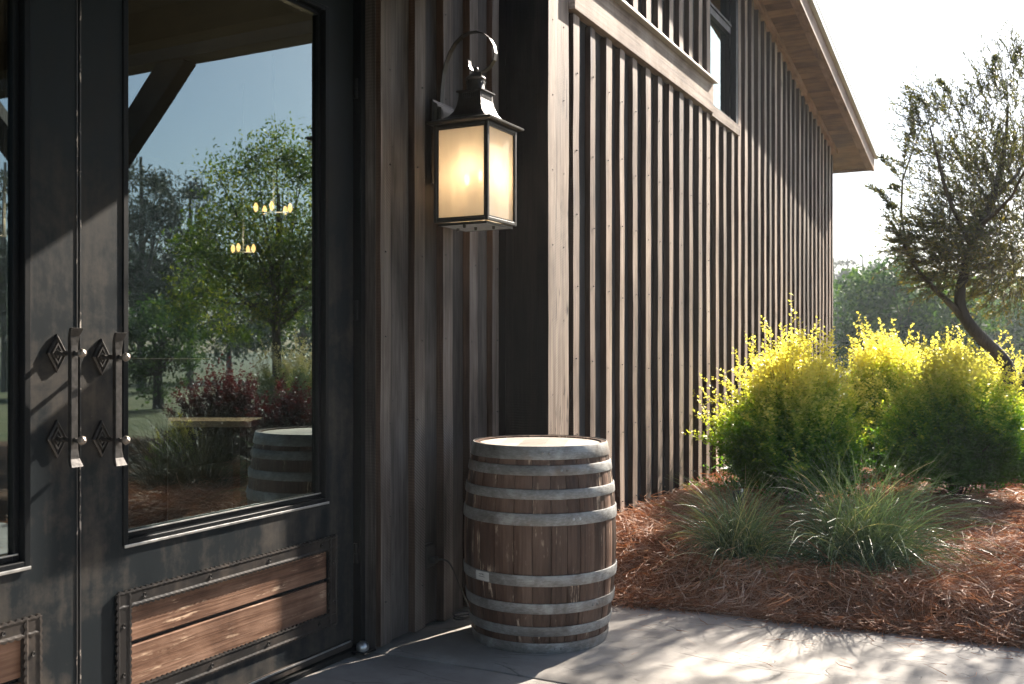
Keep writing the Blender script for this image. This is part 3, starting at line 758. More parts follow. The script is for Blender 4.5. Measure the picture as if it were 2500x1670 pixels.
# backplate
def nested(name,y0,y1,z0,z1,x0,steps,mat,parent):
    V=[];F=[]
    for ins,h in steps:
        V+=[(x0+h,y0+ins,z0+ins),(x0+h,y1-ins,z0+ins),(x0+h,y1-ins,z1-ins),(x0+h,y0+ins,z1-ins)]
    for i in range(len(steps)-1):
        for k in range(4): F.append((i*4+k,i*4+(k+1)%4,(i+1)*4+(k+1)%4,(i+1)*4+k))
    F.append(tuple((len(steps)-1)*4+k for k in range(4)))
    return mesh_obj(name,V,F,mat,parent)
bp=nested('backplate',4.152,4.352,2.21,2.62,-2.604,[(0,0),(0,.012),(.012,.016),(.018,.026),(.030,.028),(.034,.040),(.05,.042)],m_lant,ln)
box('bracket',-2.562,-2.545,4.235,4.285,2.30,2.50,[m_lant],bp,bev=.003)
W=.150
zb,zt=2.006,2.478
X1,X2,Ya,Yb=LC.x-W,LC.x+W,LC.y-W,LC.y+W
f=.017
lst=[]
for (xx,yy) in ((X1,Ya),(X2-f,Ya),(X1,Yb-f),(X2-f,Yb-f)): lst.append((xx,xx+f,yy,yy+f,zb,zt))
for z0_,z1_ in ((zb+.0005,zb+f),(zt-f,zt-.0005)):
    lst+=[(X1+f,X2-f,Ya+.0005,Ya+f-.002,z0_,z1_),(X1+f,X2-f,Yb-f+.002,Yb-.0005,z0_,z1_),(X1+.0005,X1+f-.002,Ya+f,Yb-f,z0_,z1_),(X2-f+.002,X2-.0005,Ya+f,Yb-f,z0_,z1_)]
boxes('cage',lst,m_lant,ln,.002)
# inner bead
g2=.028; lst=[]
for (a_,b_,c_,d_) in ((X1+f,X2-f,Ya+.004,Ya+.010),(X1+f,X2-f,Yb-.010,Yb-.004)):
    lst+=[(a_,a_+.007,c_,d_,zb+f,zt-f),(b_-.007,b_,c_,d_,zb+f,zt-f),(a_+.007,b_-.007,c_,d_,zb+f,zb+f+.007),(a_+.007,b_-.007,c_,d_,zt-f-.007,zt-f)]
for (a_,b_) in ((X1+.004,X1+.010),(X2-.010,X2-.004)):
    lst+=[(a_,b_,Ya+f,Ya+f+.007,zb+f,zt-f),(a_,b_,Yb-f-.007,Yb-f,zb+f,zt-f),(a_,b_,Ya+f+.007,Yb-f-.007,zb+f,zb+f+.007),(a_,b_,Ya+f+.007,Yb-f-.007,zt-f-.007,zt-f)]
boxes('glass_bead',lst,m_lant,ln)
gz0,gz1=zb+f+.001,zt-f-.001
box('glass_pane',X1+f+.001,X2-f-.001,Ya+.0115,Ya+.0145,gz0,gz1,[m_frost],ln)
box('glass_pane',X1+f+.001,X2-f-.001,Yb-.0145,Yb-.0115,gz0,gz1,[m_frost],ln)
box('glass_pane',X1+.0115,X1+.0145,Ya+f+.001,Yb-f-.001,gz0,gz1,[m_frost],ln)
box('glass_pane',X2-.0145,X2-.0115,Ya+f+.001,Yb-f-.001,gz0,gz1,[m_frost],ln)
# base tray
tr=boxes('base_tray',[(X1+.02,X2-.02,Ya+.02,Yb-.02,zb-.012,zb-.008)],m_cap,ln)
boxes('tray_rim',[(X1+.015,X2-.015,Ya+.015,Ya+.02,zb-.014,zb-.002),(X1+.015,X2-.015,Yb-.02,Yb-.015,zb-.014,zb-.002),(X1+.015,X1+.02,Ya+.02,Yb-.02,zb-.014,zb-.002),(X2-.02,X2-.015,Ya+.02,Yb-.02,zb-.014,zb-.002)],m_lant,tr)
for dx,dy in ((0,-.11),(.1,0),(-.1,0),(0,0)): lathe('tray_nut',[(.0001,-.016),(.006,-.015),(.008,-.008),(.008,0)],(LC.x+dx,LC.y+dy,zb-.012),m_lant,tr,8)
# pagoda roof (square concave)
prof=[(.168,2.479),(.177,2.484),(.178,2.492),(.172,2.496),(.150,2.503),(.122,2.513),(.098,2.530),(.080,2.553),(.069,2.582),(.063,2.612),(.061,2.640),(.061,2.648),(.071,2.650),(.071,2.656),(.050,2.658),(.0001,2.659)]
V=[];F=[];mi=[]
for (h,z) in prof:
    for (a_,b_) in ((-1,-1),(1,-1),(1,1),(-1,1)): V.append((LC.x+a_*h,LC.y+b_*h,z))
for i in range(len(prof)-1):
    for k in range(4): F.append((i*4+k,i*4+(k+1)%4,(i+1)*4+(k+1)%4,(i+1)*4+k))
F.append((0,3,2,1))
lr=mesh_obj('lantern_roof',V,F,m_lant,ln)
vs=[]
for k in range(9):
    d_=-.046+k*.0115
    vs.append((LC.x+d_-.002,LC.x+d_+.002,LC.y-.0645,LC.y-.060,2.618,2.640)); vs.append((LC.x+.060,LC.x+.0645,LC.y+d_-.002,LC.y+d_+.002,2.618,2.640))
boxes('vent_slot',vs,m_black,lr)
ch=lathe('chimney',[(.052,2.657),(.047,2.662),(.044,2.668),(.044,2.712),(.048,2.716),(.050,2.722),(.047,2.728),(.034,2.738),(.018,2.750),(.008,2.757),(.0001,2.758)],(LC.x,LC.y,0),m_lant,ln,28)
vs=[]
for k in range(16):
    t=2*math.pi*k/16; c_=(LC.x+.0445*math.cos(t),LC.y+.0445*math.sin(t)); vs.append((c_[0]-.0022,c_[0]+.0022,c_[1]-.0022,c_[1]+.0022,2.694,2.708))
boxes('vent_slot',vs,m_black,ch)
lathe('finial',[(.0001,2.752),(.008,2.755),(.0125,2.765),(.0125,2.770),(.008,2.779),(.0001,2.782)],(LC.x+.002,LC.y,0),m_lant,ch,16)
# scroll strap, in the plane across the wall
SC=[(1078,291),(1078,250),(1080,215),(1084,180),(1090,153),(1100,128),(1112,107),(1128,90),(1147,80),(1166,78),(1184,84),(1198,96),(1207,112),(1210,130),(1207,147),(1198,162),(1186,173),(1172,179),(1160,178),(1151,171),(1147,161),(1146,149)]
ct,stn=math.cos(R(27.41)),math.sin(R(27.41)); sp=[]
for px,py in SC:
    s_=(px-1250)/2430; t_=LC.y/(ct+s_*stn); sp.append((t_*(-stn+s_*ct),1.39+(855-py)/2430*t_))
V=[];F=[]
for i,(x_,z_) in enumerate(sp):
    a_=sp[max(i-1,0)];b_=sp[min(i+1,len(sp)-1)]; d_=Vector((b_[0]-a_[0],b_[1]-a_[1])).normalized(); n_=Vector((-d_.y,d_.x))*.0022
    hwid=.015
    for sx,sy in ((-1,-1),(1,-1),(1,1),(-1,1)): V.append((x_+n_.x*sx,LC.y+sy*hwid,z_+n_.y*sx))
for i in range(len(sp)-1):
    for k in range(4): F.append((i*4+k,i*4+(k+1)%4,(i+1)*4+(k+1)%4,(i+1)*4+k))
F.append((0,1,2,3)); F.append(tuple((len(sp)-1)*4+k for k in (3,2,1,0)))
mesh_obj('scroll_strap',V,F,m_lant,ln)
for dx,dy,zz_ in ((-.05,.0,2.20),(.045,-.03,2.205),(.03,.06,2.20)):
    cn=lathe('candle_sleeve',[(.012,zb-.006),(.012,zz_),(.004,zz_+.004)],(LC.x+dx,LC.y+dy,0),m_candle,ln,12)
    lathe('bulb',[(.004,zz_+.004),(.013,zz_+.022),(.014,zz_+.032),(.009,zz_+.05),(.0001,zz_+.062)],(LC.x+dx,LC.y+dy,0),m_bulb,cn,12)
pl=bpy.data.lights.new('lantern_light','POINT'); pl.energy=.28; pl.color=(1,.80,.58); pl.shadow_soft_size=.018
plo=bpy.data.objects.new('lantern_light',pl); col.objects.link(plo); plo.location=(LC.x+.02,LC.y+.0,2.28)

KL=1.0117
ln.scale=(KL,)*3; ln.location=(-2.64*KL,4.26*KL,2.3*KL-(KL-1)*1.39)
# ------------------------------------------------------------------ outlet, cord, pipe stub
ol=thing('wall_outlet','black weatherproof outlet box on the facade boards beside the barrel','outlet',(-2.66,4.185,.4))
box('housing',-2.678,-2.650,4.168,4.26,.30,.425,[m_frame],ol,bev=.004)
box('outlet_cover',-2.649,-2.640,4.175,4.252,.31,.415,[m_black],ol,bev=.003)
box('plug',-2.638,-2.605,4.195,4.232,.332,.365,[m_black],ol,bev=.006)
cpts=[(-2.604,4.213,.350),(-2.575,4.225,.352),(-2.558,4.25,.335),(-2.55,4.29,.28),(-2.548,4.34,.20),(-2.55,4.40,.12),(-2.555,4.45,.06),(-2.56,4.47,.02),(-2.575,4.42,.010),(-2.61,4.40,.010),(-2.635,4.44,.011),(-2.60,4.50,.012),(-2.56,4.47,.02),(-2.56,4.40,.024),(-2.60,4.385,.03),(-2.63,4.43,.03),(-2.59,4.49,.03),(-2.55,4.52,.012)]
def smooth_pts(P,k=5):
    P=[Vector(p) for p in P]; out=[]
    for i in range(len(P)-1):
        a_=P[max(i-1,0)];b_=P[i];c_=P[i+1];d_=P[min(i+2,len(P)-1)]
        for j in range(k):
            t=j/k; out.append(.5*((2*b_)+(-a_+c_)*t+(2*a_-5*b_+4*c_-d_)*t*t+(-a_+3*b_-3*c_+d_)*t**3))
    out.append(P[-1]); return out
cdo=tubes_obj('power_cord',[(smooth_pts(cpts),.0045)],m_black,None,6); tag(cdo,'black power cord dropping from the outlet into a coil behind the barrel','cord')
cp=thing('conduit_stub','tan pipe stub with grey metal cap on the wall behind the barrel','pipe',(-2.63,4.61,.3))
box('pipe',-2.636,-2.60,4.60,4.65,.28,.58,[m_tan],cp,bev=.004)
box('cap',-2.638,-2.585,4.565,4.66,.585,.635,[m_cap],cp,bev=.004)
for yv in (4.58,4.62): lathe('cap_screw',[(.0001,.003),(.004,.002),(.005,0)],(-2.5848,yv,.615),m_iron,cp,8,axis='x')

# ------------------------------------------------------------------ small garden things
sb=thing('splash_box','low white plastic box lying on the straw at the barn wall','plastic box',(-2.13,8.45,.27))
V=[];x0,x1,y0,y1=-2.33,-1.93,8.30,8.62
hh=mulch_h(-2.13,8.45)+.0
boxes('lid',[(x0,x1,y0,y1,hh+.075,hh+.10)],m_white,sb,.008)
boxes('skirt',[(x0+.01,x0+.05,y0+.01,y1-.01,hh-.02,hh+.074),(x1-.05,x1-.01,y0+.01,y1-.01,hh-.02,hh+.074),(x0+.05,x0+.14,y0+.01,y0+.03,hh-.02,hh+.074),(x0+.22,x1-.05,y0+.01,y0+.03,hh-.02,hh+.074),(x0+.14,x0+.22,y0+.012,y0+.03,hh+.04,hh+.074)],m_white,sb,.004)
boxes('vent_hole',[(x0+.15+k*.02,x0+.158+k*.02,y0+.008,y0+.0115,hh+.055,hh+.066) for k in range(4)],m_black,sb)
gl=thing('garden_spotlight','black garden spotlight standing in the straw behind the small grass clump','spotlight',(-1.72,6.62,.2))
hz=mulch_h(-1.72,6.62)
tubes_obj('stake',[([(-1.72,6.62,hz-.05),(-1.72,6.62,hz+.10)],.010)],m_black,gl,8)
lathe('lamp_head',[(.012,-.06),(.034,-.05),(.040,.0),(.045,.055),(.040,.055),(.034,.045),(.0001,.04)],(-1.72,6.62,hz+.16),m_black,gl,16)
box('lamp_tip',-1.705,-1.690,6.60,6.615,hz+.20,hz+.235,[m_white],gl,bev=.004)

# ------------------------------------------------------------------ shrubs
def shrub(label,loc,rx,ry,h,nspray,leaf,seed,mat,stage=1,name='golden_shrub',cat='shrub',group='golden yellow shrubs along the barn',ygreen=.45,spiky=.25,lean=(0,0)):
    global rng
    rng=np.random.default_rng(seed)
    root=thing(name,label,cat,loc,group)
    base=np.array(loc); n=nspray
    # tips over an egg shaped envelope
    u=rng.uniform(0,2*np.pi,n); v=rng.uniform(-.75,1,n)
    cz=h*.42
    lump=.95+.20*np.sin(3*u+seed)+.17*np.sin(5*u+2*seed+4*v)+.08*np.sin(9*u+seed+7*v)
    rr=np.sqrt(np.clip(1-v*v,0,1))*lump
    ex=rng.uniform(.55,1.0,n)**.6*(1+spiky*np.maximum(0,rng.normal(0,.55,n)))
    tip=np.stack([rx*rr*np.cos(u)*ex+lean[0]*v,ry*rr*np.sin(u)*ex+lean[1]*v,cz+np.where(v>0,(h-cz),cz*.95)*v*ex],-1)+base
    start=base+np.stack([rng.normal(0,rx*.13,n),rng.normal(0,ry*.13,n),rng.uniform(.02,h*.35,n)],-1)
    d=tip-start; L=np.linalg.norm(d,axis=1)
    # side twigs on outer part of each spray
    m=6; Ps=[];Ds=[];Ti=[]
    tw=[]
    for k in range(m):
        f0=rng.uniform(.45,.98,n)[:,None]; droop=np.array([0,0,.10])*(f0-.5)
        p=start+d*f0+droop*0
        dirn=norm(norm(d)+rng.normal(0,.55,(n,3))+np.array([0,0,.25])); ln_=rng.uniform(.07,.17,n)*(h/1.2)
        if k==0: p=start+d*.8; dirn=norm(norm(d)+rng.normal(0,.12,(n,3))+np.array([0,0,.15])); ln_=L*.2+rng.uniform(.05,.2,n)*(h/1.2)
        q=26 if k==0 else 13
        for j in range(q):
            s=(j+.5)/q
            pp=p+dirn*(ln_*s)[:,None]
            side=norm(np.cross(dirn,np.array([0,0,1.])+rng.normal(0,.25,(n,3))))*(1 if j%2 else -1)
            Ps.append(pp+rng.normal(0,.006,(n,3))); Ds.append(norm(side+dirn*.6+rng.normal(0,.25,(n,3)))); 
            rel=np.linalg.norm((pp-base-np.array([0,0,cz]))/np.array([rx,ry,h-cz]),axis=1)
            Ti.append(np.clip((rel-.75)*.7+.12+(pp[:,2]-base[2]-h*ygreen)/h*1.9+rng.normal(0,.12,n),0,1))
        tw.append((p,dirn,ln_))
    P=np.concatenate(Ps);D=np.concatenate(Ds);T=np.concatenate(Ti)
    ok=P[:,2]>base[2]+.03
    P,D,T=P[ok],D[ok],T[ok]
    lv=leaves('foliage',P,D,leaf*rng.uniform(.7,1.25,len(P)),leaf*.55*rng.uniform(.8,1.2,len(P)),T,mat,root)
    # stems
    ii=rng.permutation(n)[:min(n,140)]
    lst=[([start[i],start[i]+d[i]*.5+np.array([0,0,-.01]),start[i]+d[i]*.95],[.006,.004,.0015]) for i in ii]
    lst+=[([base+np.array([0,0,-.05]),start[i]],[.014,.007]) for i in ii[:16]]
    tubes_obj('stem',lst,m_stem,root,3)
    return root
def mh(x,y): return mulch_h(x,y)-.01
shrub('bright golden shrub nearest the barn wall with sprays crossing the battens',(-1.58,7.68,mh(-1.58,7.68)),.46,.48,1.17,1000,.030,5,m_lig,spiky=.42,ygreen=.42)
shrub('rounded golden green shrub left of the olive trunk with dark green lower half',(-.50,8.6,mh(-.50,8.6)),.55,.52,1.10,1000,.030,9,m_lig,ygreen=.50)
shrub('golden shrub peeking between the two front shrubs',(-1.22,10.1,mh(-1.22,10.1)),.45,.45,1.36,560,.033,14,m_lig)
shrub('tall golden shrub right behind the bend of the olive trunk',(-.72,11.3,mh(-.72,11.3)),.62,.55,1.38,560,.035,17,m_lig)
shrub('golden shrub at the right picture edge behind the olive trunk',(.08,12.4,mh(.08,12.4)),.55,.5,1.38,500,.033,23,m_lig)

def grass(label,loc,n,R0,H,seed,dry=.15,fall=1.0,lean=(0,0),group='fountain grass clumps at the patio edge',name='grass_clump',wid=.0042,bm=None):
    global rng
    rng=np.random.default_rng(seed); root=thing(name,label,'grass clump',loc,group)
    k=9; az=rng.uniform(0,2*np.pi,n); tilt=np.abs(rng.normal(.0,.62,n))+.06; L=rng.uniform(.55,1.12,n)*H*1.25
    curv=rng.uniform(.3,1.5,n)*fall*(tilt+.25)
    b=np.stack([rng.normal(0,R0,n),rng.normal(0,R0,n),np.zeros(n)],-1)+np.array(loc)
    C=np.empty((n,k,3)); C[:,0]=b
    for j in range(1,k):
        th=tilt+curv*(j/(k-1))**1.3*1.6; th=np.minimum(th,2.6)
        st=L/(k-1)
        C[:,j,0]=C[:,j-1,0]+np.sin(th)*np.cos(az)*st+lean[0]*st*j/k; C[:,j,1]=C[:,j-1,1]+np.sin(th)*np.sin(az)*st+lean[1]*st*j/k
        C[:,j,2]=np.maximum(C[:,j-1,2]+np.cos(th)*st,loc[2]-.02)
        az=az+rng.normal(0,.05,n)
    T=np.clip(rng.beta(2,2.4,n)*.8+(rng.uniform(0,1,n)<dry)*.5,0,1)
    ribbons('blades',C,rng.uniform(wid*.7,wid*1.25,n),T,bm or m_blade,root)
    return root
grass('smaller yellow green grass clump at the patio edge, nearer the barrel',(-1.50,5.76,mh(-1.5,5.76)),1000,.06,.48,3,.25,fall=1.5,wid=.0062)
grass('large blue green grass clump in front of the shrubs',(-.86,6.02,mh(-.86,6.02)),1800,.10,.60,4,.10,lean=(.15,0),fall=1.5,wid=.0062)

# ------------------------------------------------------------------ olive tree
def cloud_leaves(C,R_,n,Lf,Wf,seed,squash=.8,up=.3,twig=None):
    pass
OS=1.0
ol_base=np.array([-.08*OS,10.05*OS,mh(-.08*OS,10.05*OS)])
ot=thing('olive_tree','grey olive tree with a bent trunk leaning left over the golden shrubs','tree',tuple(ol_base))
def pxw(px,py,depth):
    depth=depth*1.0
    s_=(px-1250)/2430; return np.array([depth*(-stn+s_*ct),depth*(ct+s_*stn),1.39+(855-py)/2430*depth])
rng=np.random.default_rng(31)
T1=[(2478,1165,9.05),(2474,1080,9.0),(2472,1010,9.0),(2470,960,9.0),(2462,905,9.0),(2440,868,9.0),(2405,835,8.95),(2372,800,8.9),(2350,765,8.9),(2343,730,8.9),(2348,690,8.9),(2358,650,8.9),(2372,600,8.9),(2395,550,8.9),(2420,490,8.95),(2440,420,9.0),(2455,340,9.1),(2460,260,9.1)]
R1=[.12,.10,.085,.07,.062,.058,.056,.055,.052,.05,.046,.044,.04,.036,.032,.026,.018,.010]
T2=[(2478,1030,9.0),(2490,975,9.0),(2505,920,8.95),(2530,860,8.9),(2550,780,8.9),(2570,680,8.9),(2600,560,8.9),(2620,430,8.9),(2630,300,8.9)]
R2=[.07,.062,.056,.05,.045,.04,.034,.024,.012]
T3=[(2345,772,8.9),(2330,752,8.88),(2305,728,8.85),(2280,705,8.8),(2250,672,8.75),(2215,620,8.7),(2195,560,8.65)]
R3=[.034,.03,.026,.022,.018,.013,.008]
T4=[(2372,600,8.9),(2340,540,8.7),(2310,470,8.6),(2290,390,8.5),(2270,310,8.5)]
R4=[.03,.024,.018,.013,.008]
T5=[(2215,620,8.7),(2200,520,8.9),(2203,440,8.9),(2230,360,8.9),(2255,300,8.9)]; R5=[.013,.011,.009,.006,.003]
T6=[(2420,490,8.95),(2480,430,9.3),(2530,350,9.5)];R6=[.025,.018,.01]
T7=[(2395,550,8.9),(2430,520,8.3),(2470,480,8.0),(2500,420,7.8)];R7=[.025,.018,.013,.008]
limbs=[]
for T_,R_ in ((T1,R1),(T2,R2),(T3,R3),(T4,R4),(T5,R5),(T6,R6),(T7,R7)):
    limbs.append([Vector(pxw(*t)) for t in T_])
R1,R2,R3,R4,R5,R6,R7=[[q*1.0 for q in Q] for Q in (R1,R2,R3,R4,R5,R6,R7)]
limbs[0][0]=Vector(ol_base)+Vector((0,0,-.05))
tk=[]
tubes_obj('trunk',[(smooth_pts(limbs[0],3),list(np.interp(np.linspace(0,len(R1)-1,(len(R1)-1)*3+1),range(len(R1)),R1))),(smooth_pts(limbs[1],3),list(np.interp(np.linspace(0,len(R2)-1,(len(R2)-1)*3+1),range(len(R2)),R2)))],m_bark,ot,10)
for l_,r_ in zip(limbs[2:],(R3,R4,R5,R6,R7)): tubes_obj('branch',[(l_,r_)],m_bark,ot,6)
def twig_crown(starts,dirs,lens,nleaf,Lf,Wf,tcol,bend=.25):
    """leafy twigs; returns leaf arrays and twig polylines"""
    n=len(starts); Ps=[];Ds=[];k=nleaf
    axis=norm(dirs+rng.normal(0,.15,dirs.shape)); curl=rng.normal(0,bend,dirs.shape)+np.array([0,0,.12])
    poly=[]
    for j in range(k):
        s=(j+.6)/k
        p=starts+axis*(lens*s)[:,None]+curl*(lens*s*s)[:,None]*.5
        tdir=norm(axis+curl*s)
        side=norm(np.cross(tdir,rng.normal(size=(n,3))))
        Ps.append(p); Ds.append(norm(tdir*.9+side*.75))
    mid=starts+axis*(lens*.5)[:,None]+curl*(lens*.25)[:,None]*.5; end=starts+axis*lens[:,None]+curl*lens[:,None]*.5
    return np.concatenate(Ps),np.concatenate(Ds),mid,end
cl=[]   # clump (px,py,depth,radius px,count)
for (px,py,dp,rp,cnt) in [(2455,205,9.0,60,60),(2480,290,9.2,80,90),(2390,260,8.9,70,50),(2330,265,8.8,55,36),(2270,275,8.7,48,36),(2238,310,8.7,32,26),(2290,350,8.7,70,44),(2360,350,8.8,85,60),(2440,390,9.0,90,130),(2500,430,9.2,90,110),(2340,440,8.7,75,80),(2275,400,8.7,45,18),(2410,480,8.9,95,110),(2350,540,8.8,85,130),(2295,500,8.7,55,34),(2280,580,8.7,75,140),(2440,580,9.1,100,280),(2500,540,9.3,90,180),(2370,640,8.9,80,220),(2300,660,8.8,60,130),(2450,680,9.2,80,220),(2255,600,8.7,55,50),(2500,640,9.3,90,220),(2235,470,8.7,40,12),(2480,150,9.0,40,24),(2420,130,9.3,1,1),(2215,600,8.6,35,14),(2340,600,9.5,80,90),(2420,420,9.8,110,180),(2450,620,8.4,70,70)]:
    cl.append((px,py,dp,rp,cnt))
for (dx,dy,dz,rr,cnt) in [(.9,10.2,3.3,.6,420),(1.2,10.4,2.6,.6,380),(1.0,9.6,4.2,.5,260),(.5,9.9,4.5,.45,160),(1.5,10.8,3.8,.5,260),(.6,10.9,3.2,.6,300),(-.1,10.6,2.9,.5,160),(.3,9.2,3.7,.4,130),(.9,10.3,4.6,.5,200),(1.3,9.4,3.6,.5,200),(.6,10.0,4.0,.4,120)]:
    cl.append((None,(dx,dy,dz),None,rr,cnt))
st=[];dr=[]
for c_ in cl:
    if c_[0] is not None: cen=pxw(c_[0],c_[1],c_[2]); rad=c_[3]/2430*c_[2]
    else: cen=np.array(c_[1]); rad=c_[3]
    cn_=max(1,int(c_[4]*(.68 if c_[0] is not None else .8))); q=rng.normal(size=(cn_,3)); q=norm(q)*rng.uniform(.1,1,(cn_,1))**.5*rad*np.array([1,1,.9]); st.append(cen+q); 
    out=norm(cen+q-np.array([.15,9.9,2.4]))
    dr.append(norm(norm(q)*.5+out*.8+np.array([0,0,.35])+rng.normal(0,.3,(cn_,3))))
st=np.concatenate(st);dr=np.concatenate(dr)
P,D,mid,end=twig_crown(st,dr,rng.uniform(.14,.32,len(st)),15,.045,.01,None)
# long wandering shoots on the left of the crown
shoots=[((2195,560,8.65),(2150,470,8.6)),((2215,620,8.7),(2160,530,8.6)),((2200,520,8.7),(2120,455,8.6)),((2260,440,8.9),(2150,382,8.8)),((2203,440,8.9),(2215,330,8.8)),((2230,360,8.9),(2225,280,8.8)),((2240,600,8.7),(2165,560,8.6)),((2203,470,8.9),(2175,460,8.8)),((2230,380,8.9),(2225,240,8.8)),((2250,640,8.8),(2180,610,8.7)),((2200,520,8.7),(2170,505,8.6)),((2290,300,8.7),(2210,215,8.7)),((2330,250,8.7),(2290,200,8.7)),((2420,200,9.0),(2430,140,9.0)),((2460,170,9.0),(2490,120,9.0)),((2240,600,8.7),(2180,590,8.6)),((2205,450,8.9),(2150,385,8.8)),((2270,560,8.7),(2190,545,8.6)),((2250,640,8.8),(2205,680,8.7))]
spt=[];shp=[];shd=[]
for a_,b_ in shoots:
    A=pxw(*a_);B=pxw(*b_); n_=34; mm=(A+B)/2+np.array([0,0,.05])
    spt.append(([A,mm,B],[.005,.0035,.0015]))
    for j in range(n_):
        t=.2+.8*j/(n_-1); p=(1-t)**2*A+2*t*(1-t)*mm+t*t*B
        for q in range(4):
            dd=norm((B-A)[None])[0]; si=norm(np.cross(dd,rng.normal(size=3))[None])[0]; shp.append(p); shd.append(dd*.8+si*.8)
P=np.concatenate([P,np.array(shp)]);D=np.concatenate([D,np.array(shd)])
tint=np.clip(rng.beta(2,2,len(P))*.9-.25*(P[:,2]-3)/1.5+.05,0,1)
leaves('foliage',P,D,rng.uniform(.034,.060,len(P)),rng.uniform(.009,.014,len(P)),tint,m_olive,ot,fold=.15)
tw_l=[([st[i],mid[i],end[i]],[.004,.003,.001]) for i in range(0,len(st),1) ]
tubes_obj('twigs',tw_l+spt,m_bark,ot,3,smooth=False)

# ------------------------------------------------------------------ far trees
def tree(name,label,cat,loc,H,crown,nl,leaf,mat,seed,group=None,trunk_r=.15,clump=None,trunkto=.75,bark=None,asp=.55):
    """crown: list of (dx,dy,dz,rx,ry,rz) ellipsoids; leaves grouped in clumps"""
    global rng
    rng=np.random.default_rng(seed); root=thing(name,label,cat,loc,group)
    base=np.array(loc); P=[];T=[];Dd=[]; cens=[]
    vol=np.array([c[3]*c[4]*c[5] for c in crown]); vol=vol/vol.sum()
    for c,vf in zip(crown,vol):
        nn=int(nl*vf); nc=max(6,int(nn/70)); q=norm(rng.normal(size=(nc,3)))*rng.uniform(.25,1,(nc,1))**.45
        cc=base+np.array(c[:3])+q*np.array(c[3:]); cens.append(cc)
        per=nn//nc; cr=(c[3]*c[4]*c[5])**(1/3)*(.26 if clump is None else clump)
        off=rng.normal(size=(nc,per,3))*.5; off*=rng.uniform(.6,1.3,(nc,1,1))*cr; off[...,2]*=.7
        p=(cc[:,None]+off).reshape(-1,3); P.append(p); Dd.append(norm(rng.normal(size=p.shape)+np.array([0,0,.1])))
        T.append(np.clip(np.repeat(rng.uniform(.15,.85,nc),per)+rng.normal(0,.15,len(p)),0,1))
    P=np.concatenate(P);Dd=np.concatenate(Dd);T=np.concatenate(T)
    leaves('crown',P,Dd,leaf*rng.uniform(.7,1.3,len(P)),leaf*asp*rng.uniform(.7,1.3,len(P)),T,mat,root)
    cens=np.concatenate(cens)
    lst=[([base+np.array([0,0,-.1]),base+np.array([H*.01,0,H*.4]),base+np.array([0,0,H*trunkto])],[trunk_r,trunk_r*.7,trunk_r*.3])]
    for i in range(0,len(cens),max(1,len(cens)//26)):
        s_=base+np.array([0,0,H*rng.uniform(.25,.6)]); lst.append(([s_,(s_+cens[i])/2+np.array([0,0,-.05*H*.3]),cens[i]],[trunk_r*.35,trunk_r*.2,trunk_r*.06]))
    tubes_obj('trunk',lst,bark or m_bark,root,6)
    return root
def gp(px,depth,z=0):
    s_=(px-1250)/2430; return (depth*(-stn+s_*ct),depth*(ct+s_*stn),z)
# rounded dark tree behind the shrubs
tree('round_tree','dense rounded dark green tree beyond the golden shrubs','tree',gp(2215,27),4.3,[(-.2,0,2.2,1.75,1.7,1.75),(.9,.3,1.7,1.2,1.2,1.5),(-.8,0,1.5,1.0,1.0,1.3)],15000,.15,m_far,41,'trees beyond the barn',.16)
tree('round_tree','lower broad tree right of the rounded dark tree','tree',gp(2400,34),3.5,[(0,0,1.7,2.2,1.6,1.7)],9000,.15,m_far,42,'trees beyond the barn',.14)
farl=[(2060,46,5.0,2.3,'pale green tree against the barn end, in front of the pines'),(2140,52,5.8,2.5,'pale green tree between the barn end and the rounded tree'),(2475,52,5.2,3.0,'broad tree at the right picture edge beyond the olive'),(2330,56,5.6,3.0,'broad tree seen under the olive crown')]
for i,(px,dp,h,r_,lb_) in enumerate(farl):
    tree('broad_tree',lb_,'tree',gp(px,dp),h,[(0,0,h*.55,r_,r_,h*.42),(r_*.5,0,h*.42,r_*.7,r_*.7,h*.35),(-r_*.5,0,h*.4,r_*.7,r_*.7,h*.34)],6500,.24,m_far,50+i,'trees beyond the barn',.18)
prs=[(2035,76,8.6,'pine against the end of the barn eave'),(2068,84,9.6,'second pine from the barn end'),(2105,78,9.0,'pine with a pointed top right of the barn end'),(2145,86,9.9,'pine standing above the rounded dark tree at its left'),(2185,80,9.8,'tallest pine just left of the olive crown'),(2225,86,10.2,'pine showing through the left of the olive crown'),(2270,82,9.6,'pine behind the middle of the olive crown'),(2320,88,10.0,'pine behind the bend of the olive trunk'),(2370,82,9.4,'pine behind the upper olive trunk'),(2420,88,9.8,'pine behind the right of the olive crown'),(2475,84,9.4,'pine at the right picture edge'),(2530,88,9.6,'last pine right of the picture edge')]
for i,(px,dp,h,lb_) in enumerate(prs):
    c_=[(0,0,h*.84,.9,.9,h*.17),(0,0,h*.66,1.8,1.8,h*.16),(.3,0,h*.46,2.3,2.3,h*.16),(-.3,0,h*.27,2.1,2.1,h*.14)]
    tree('pine_tree',lb_,'tree',gp(px,dp),h,c_,4200,.34,m_pine,70+i,'pines on the far side',.17,clump=.22,trunkto=.98,asp=.3)

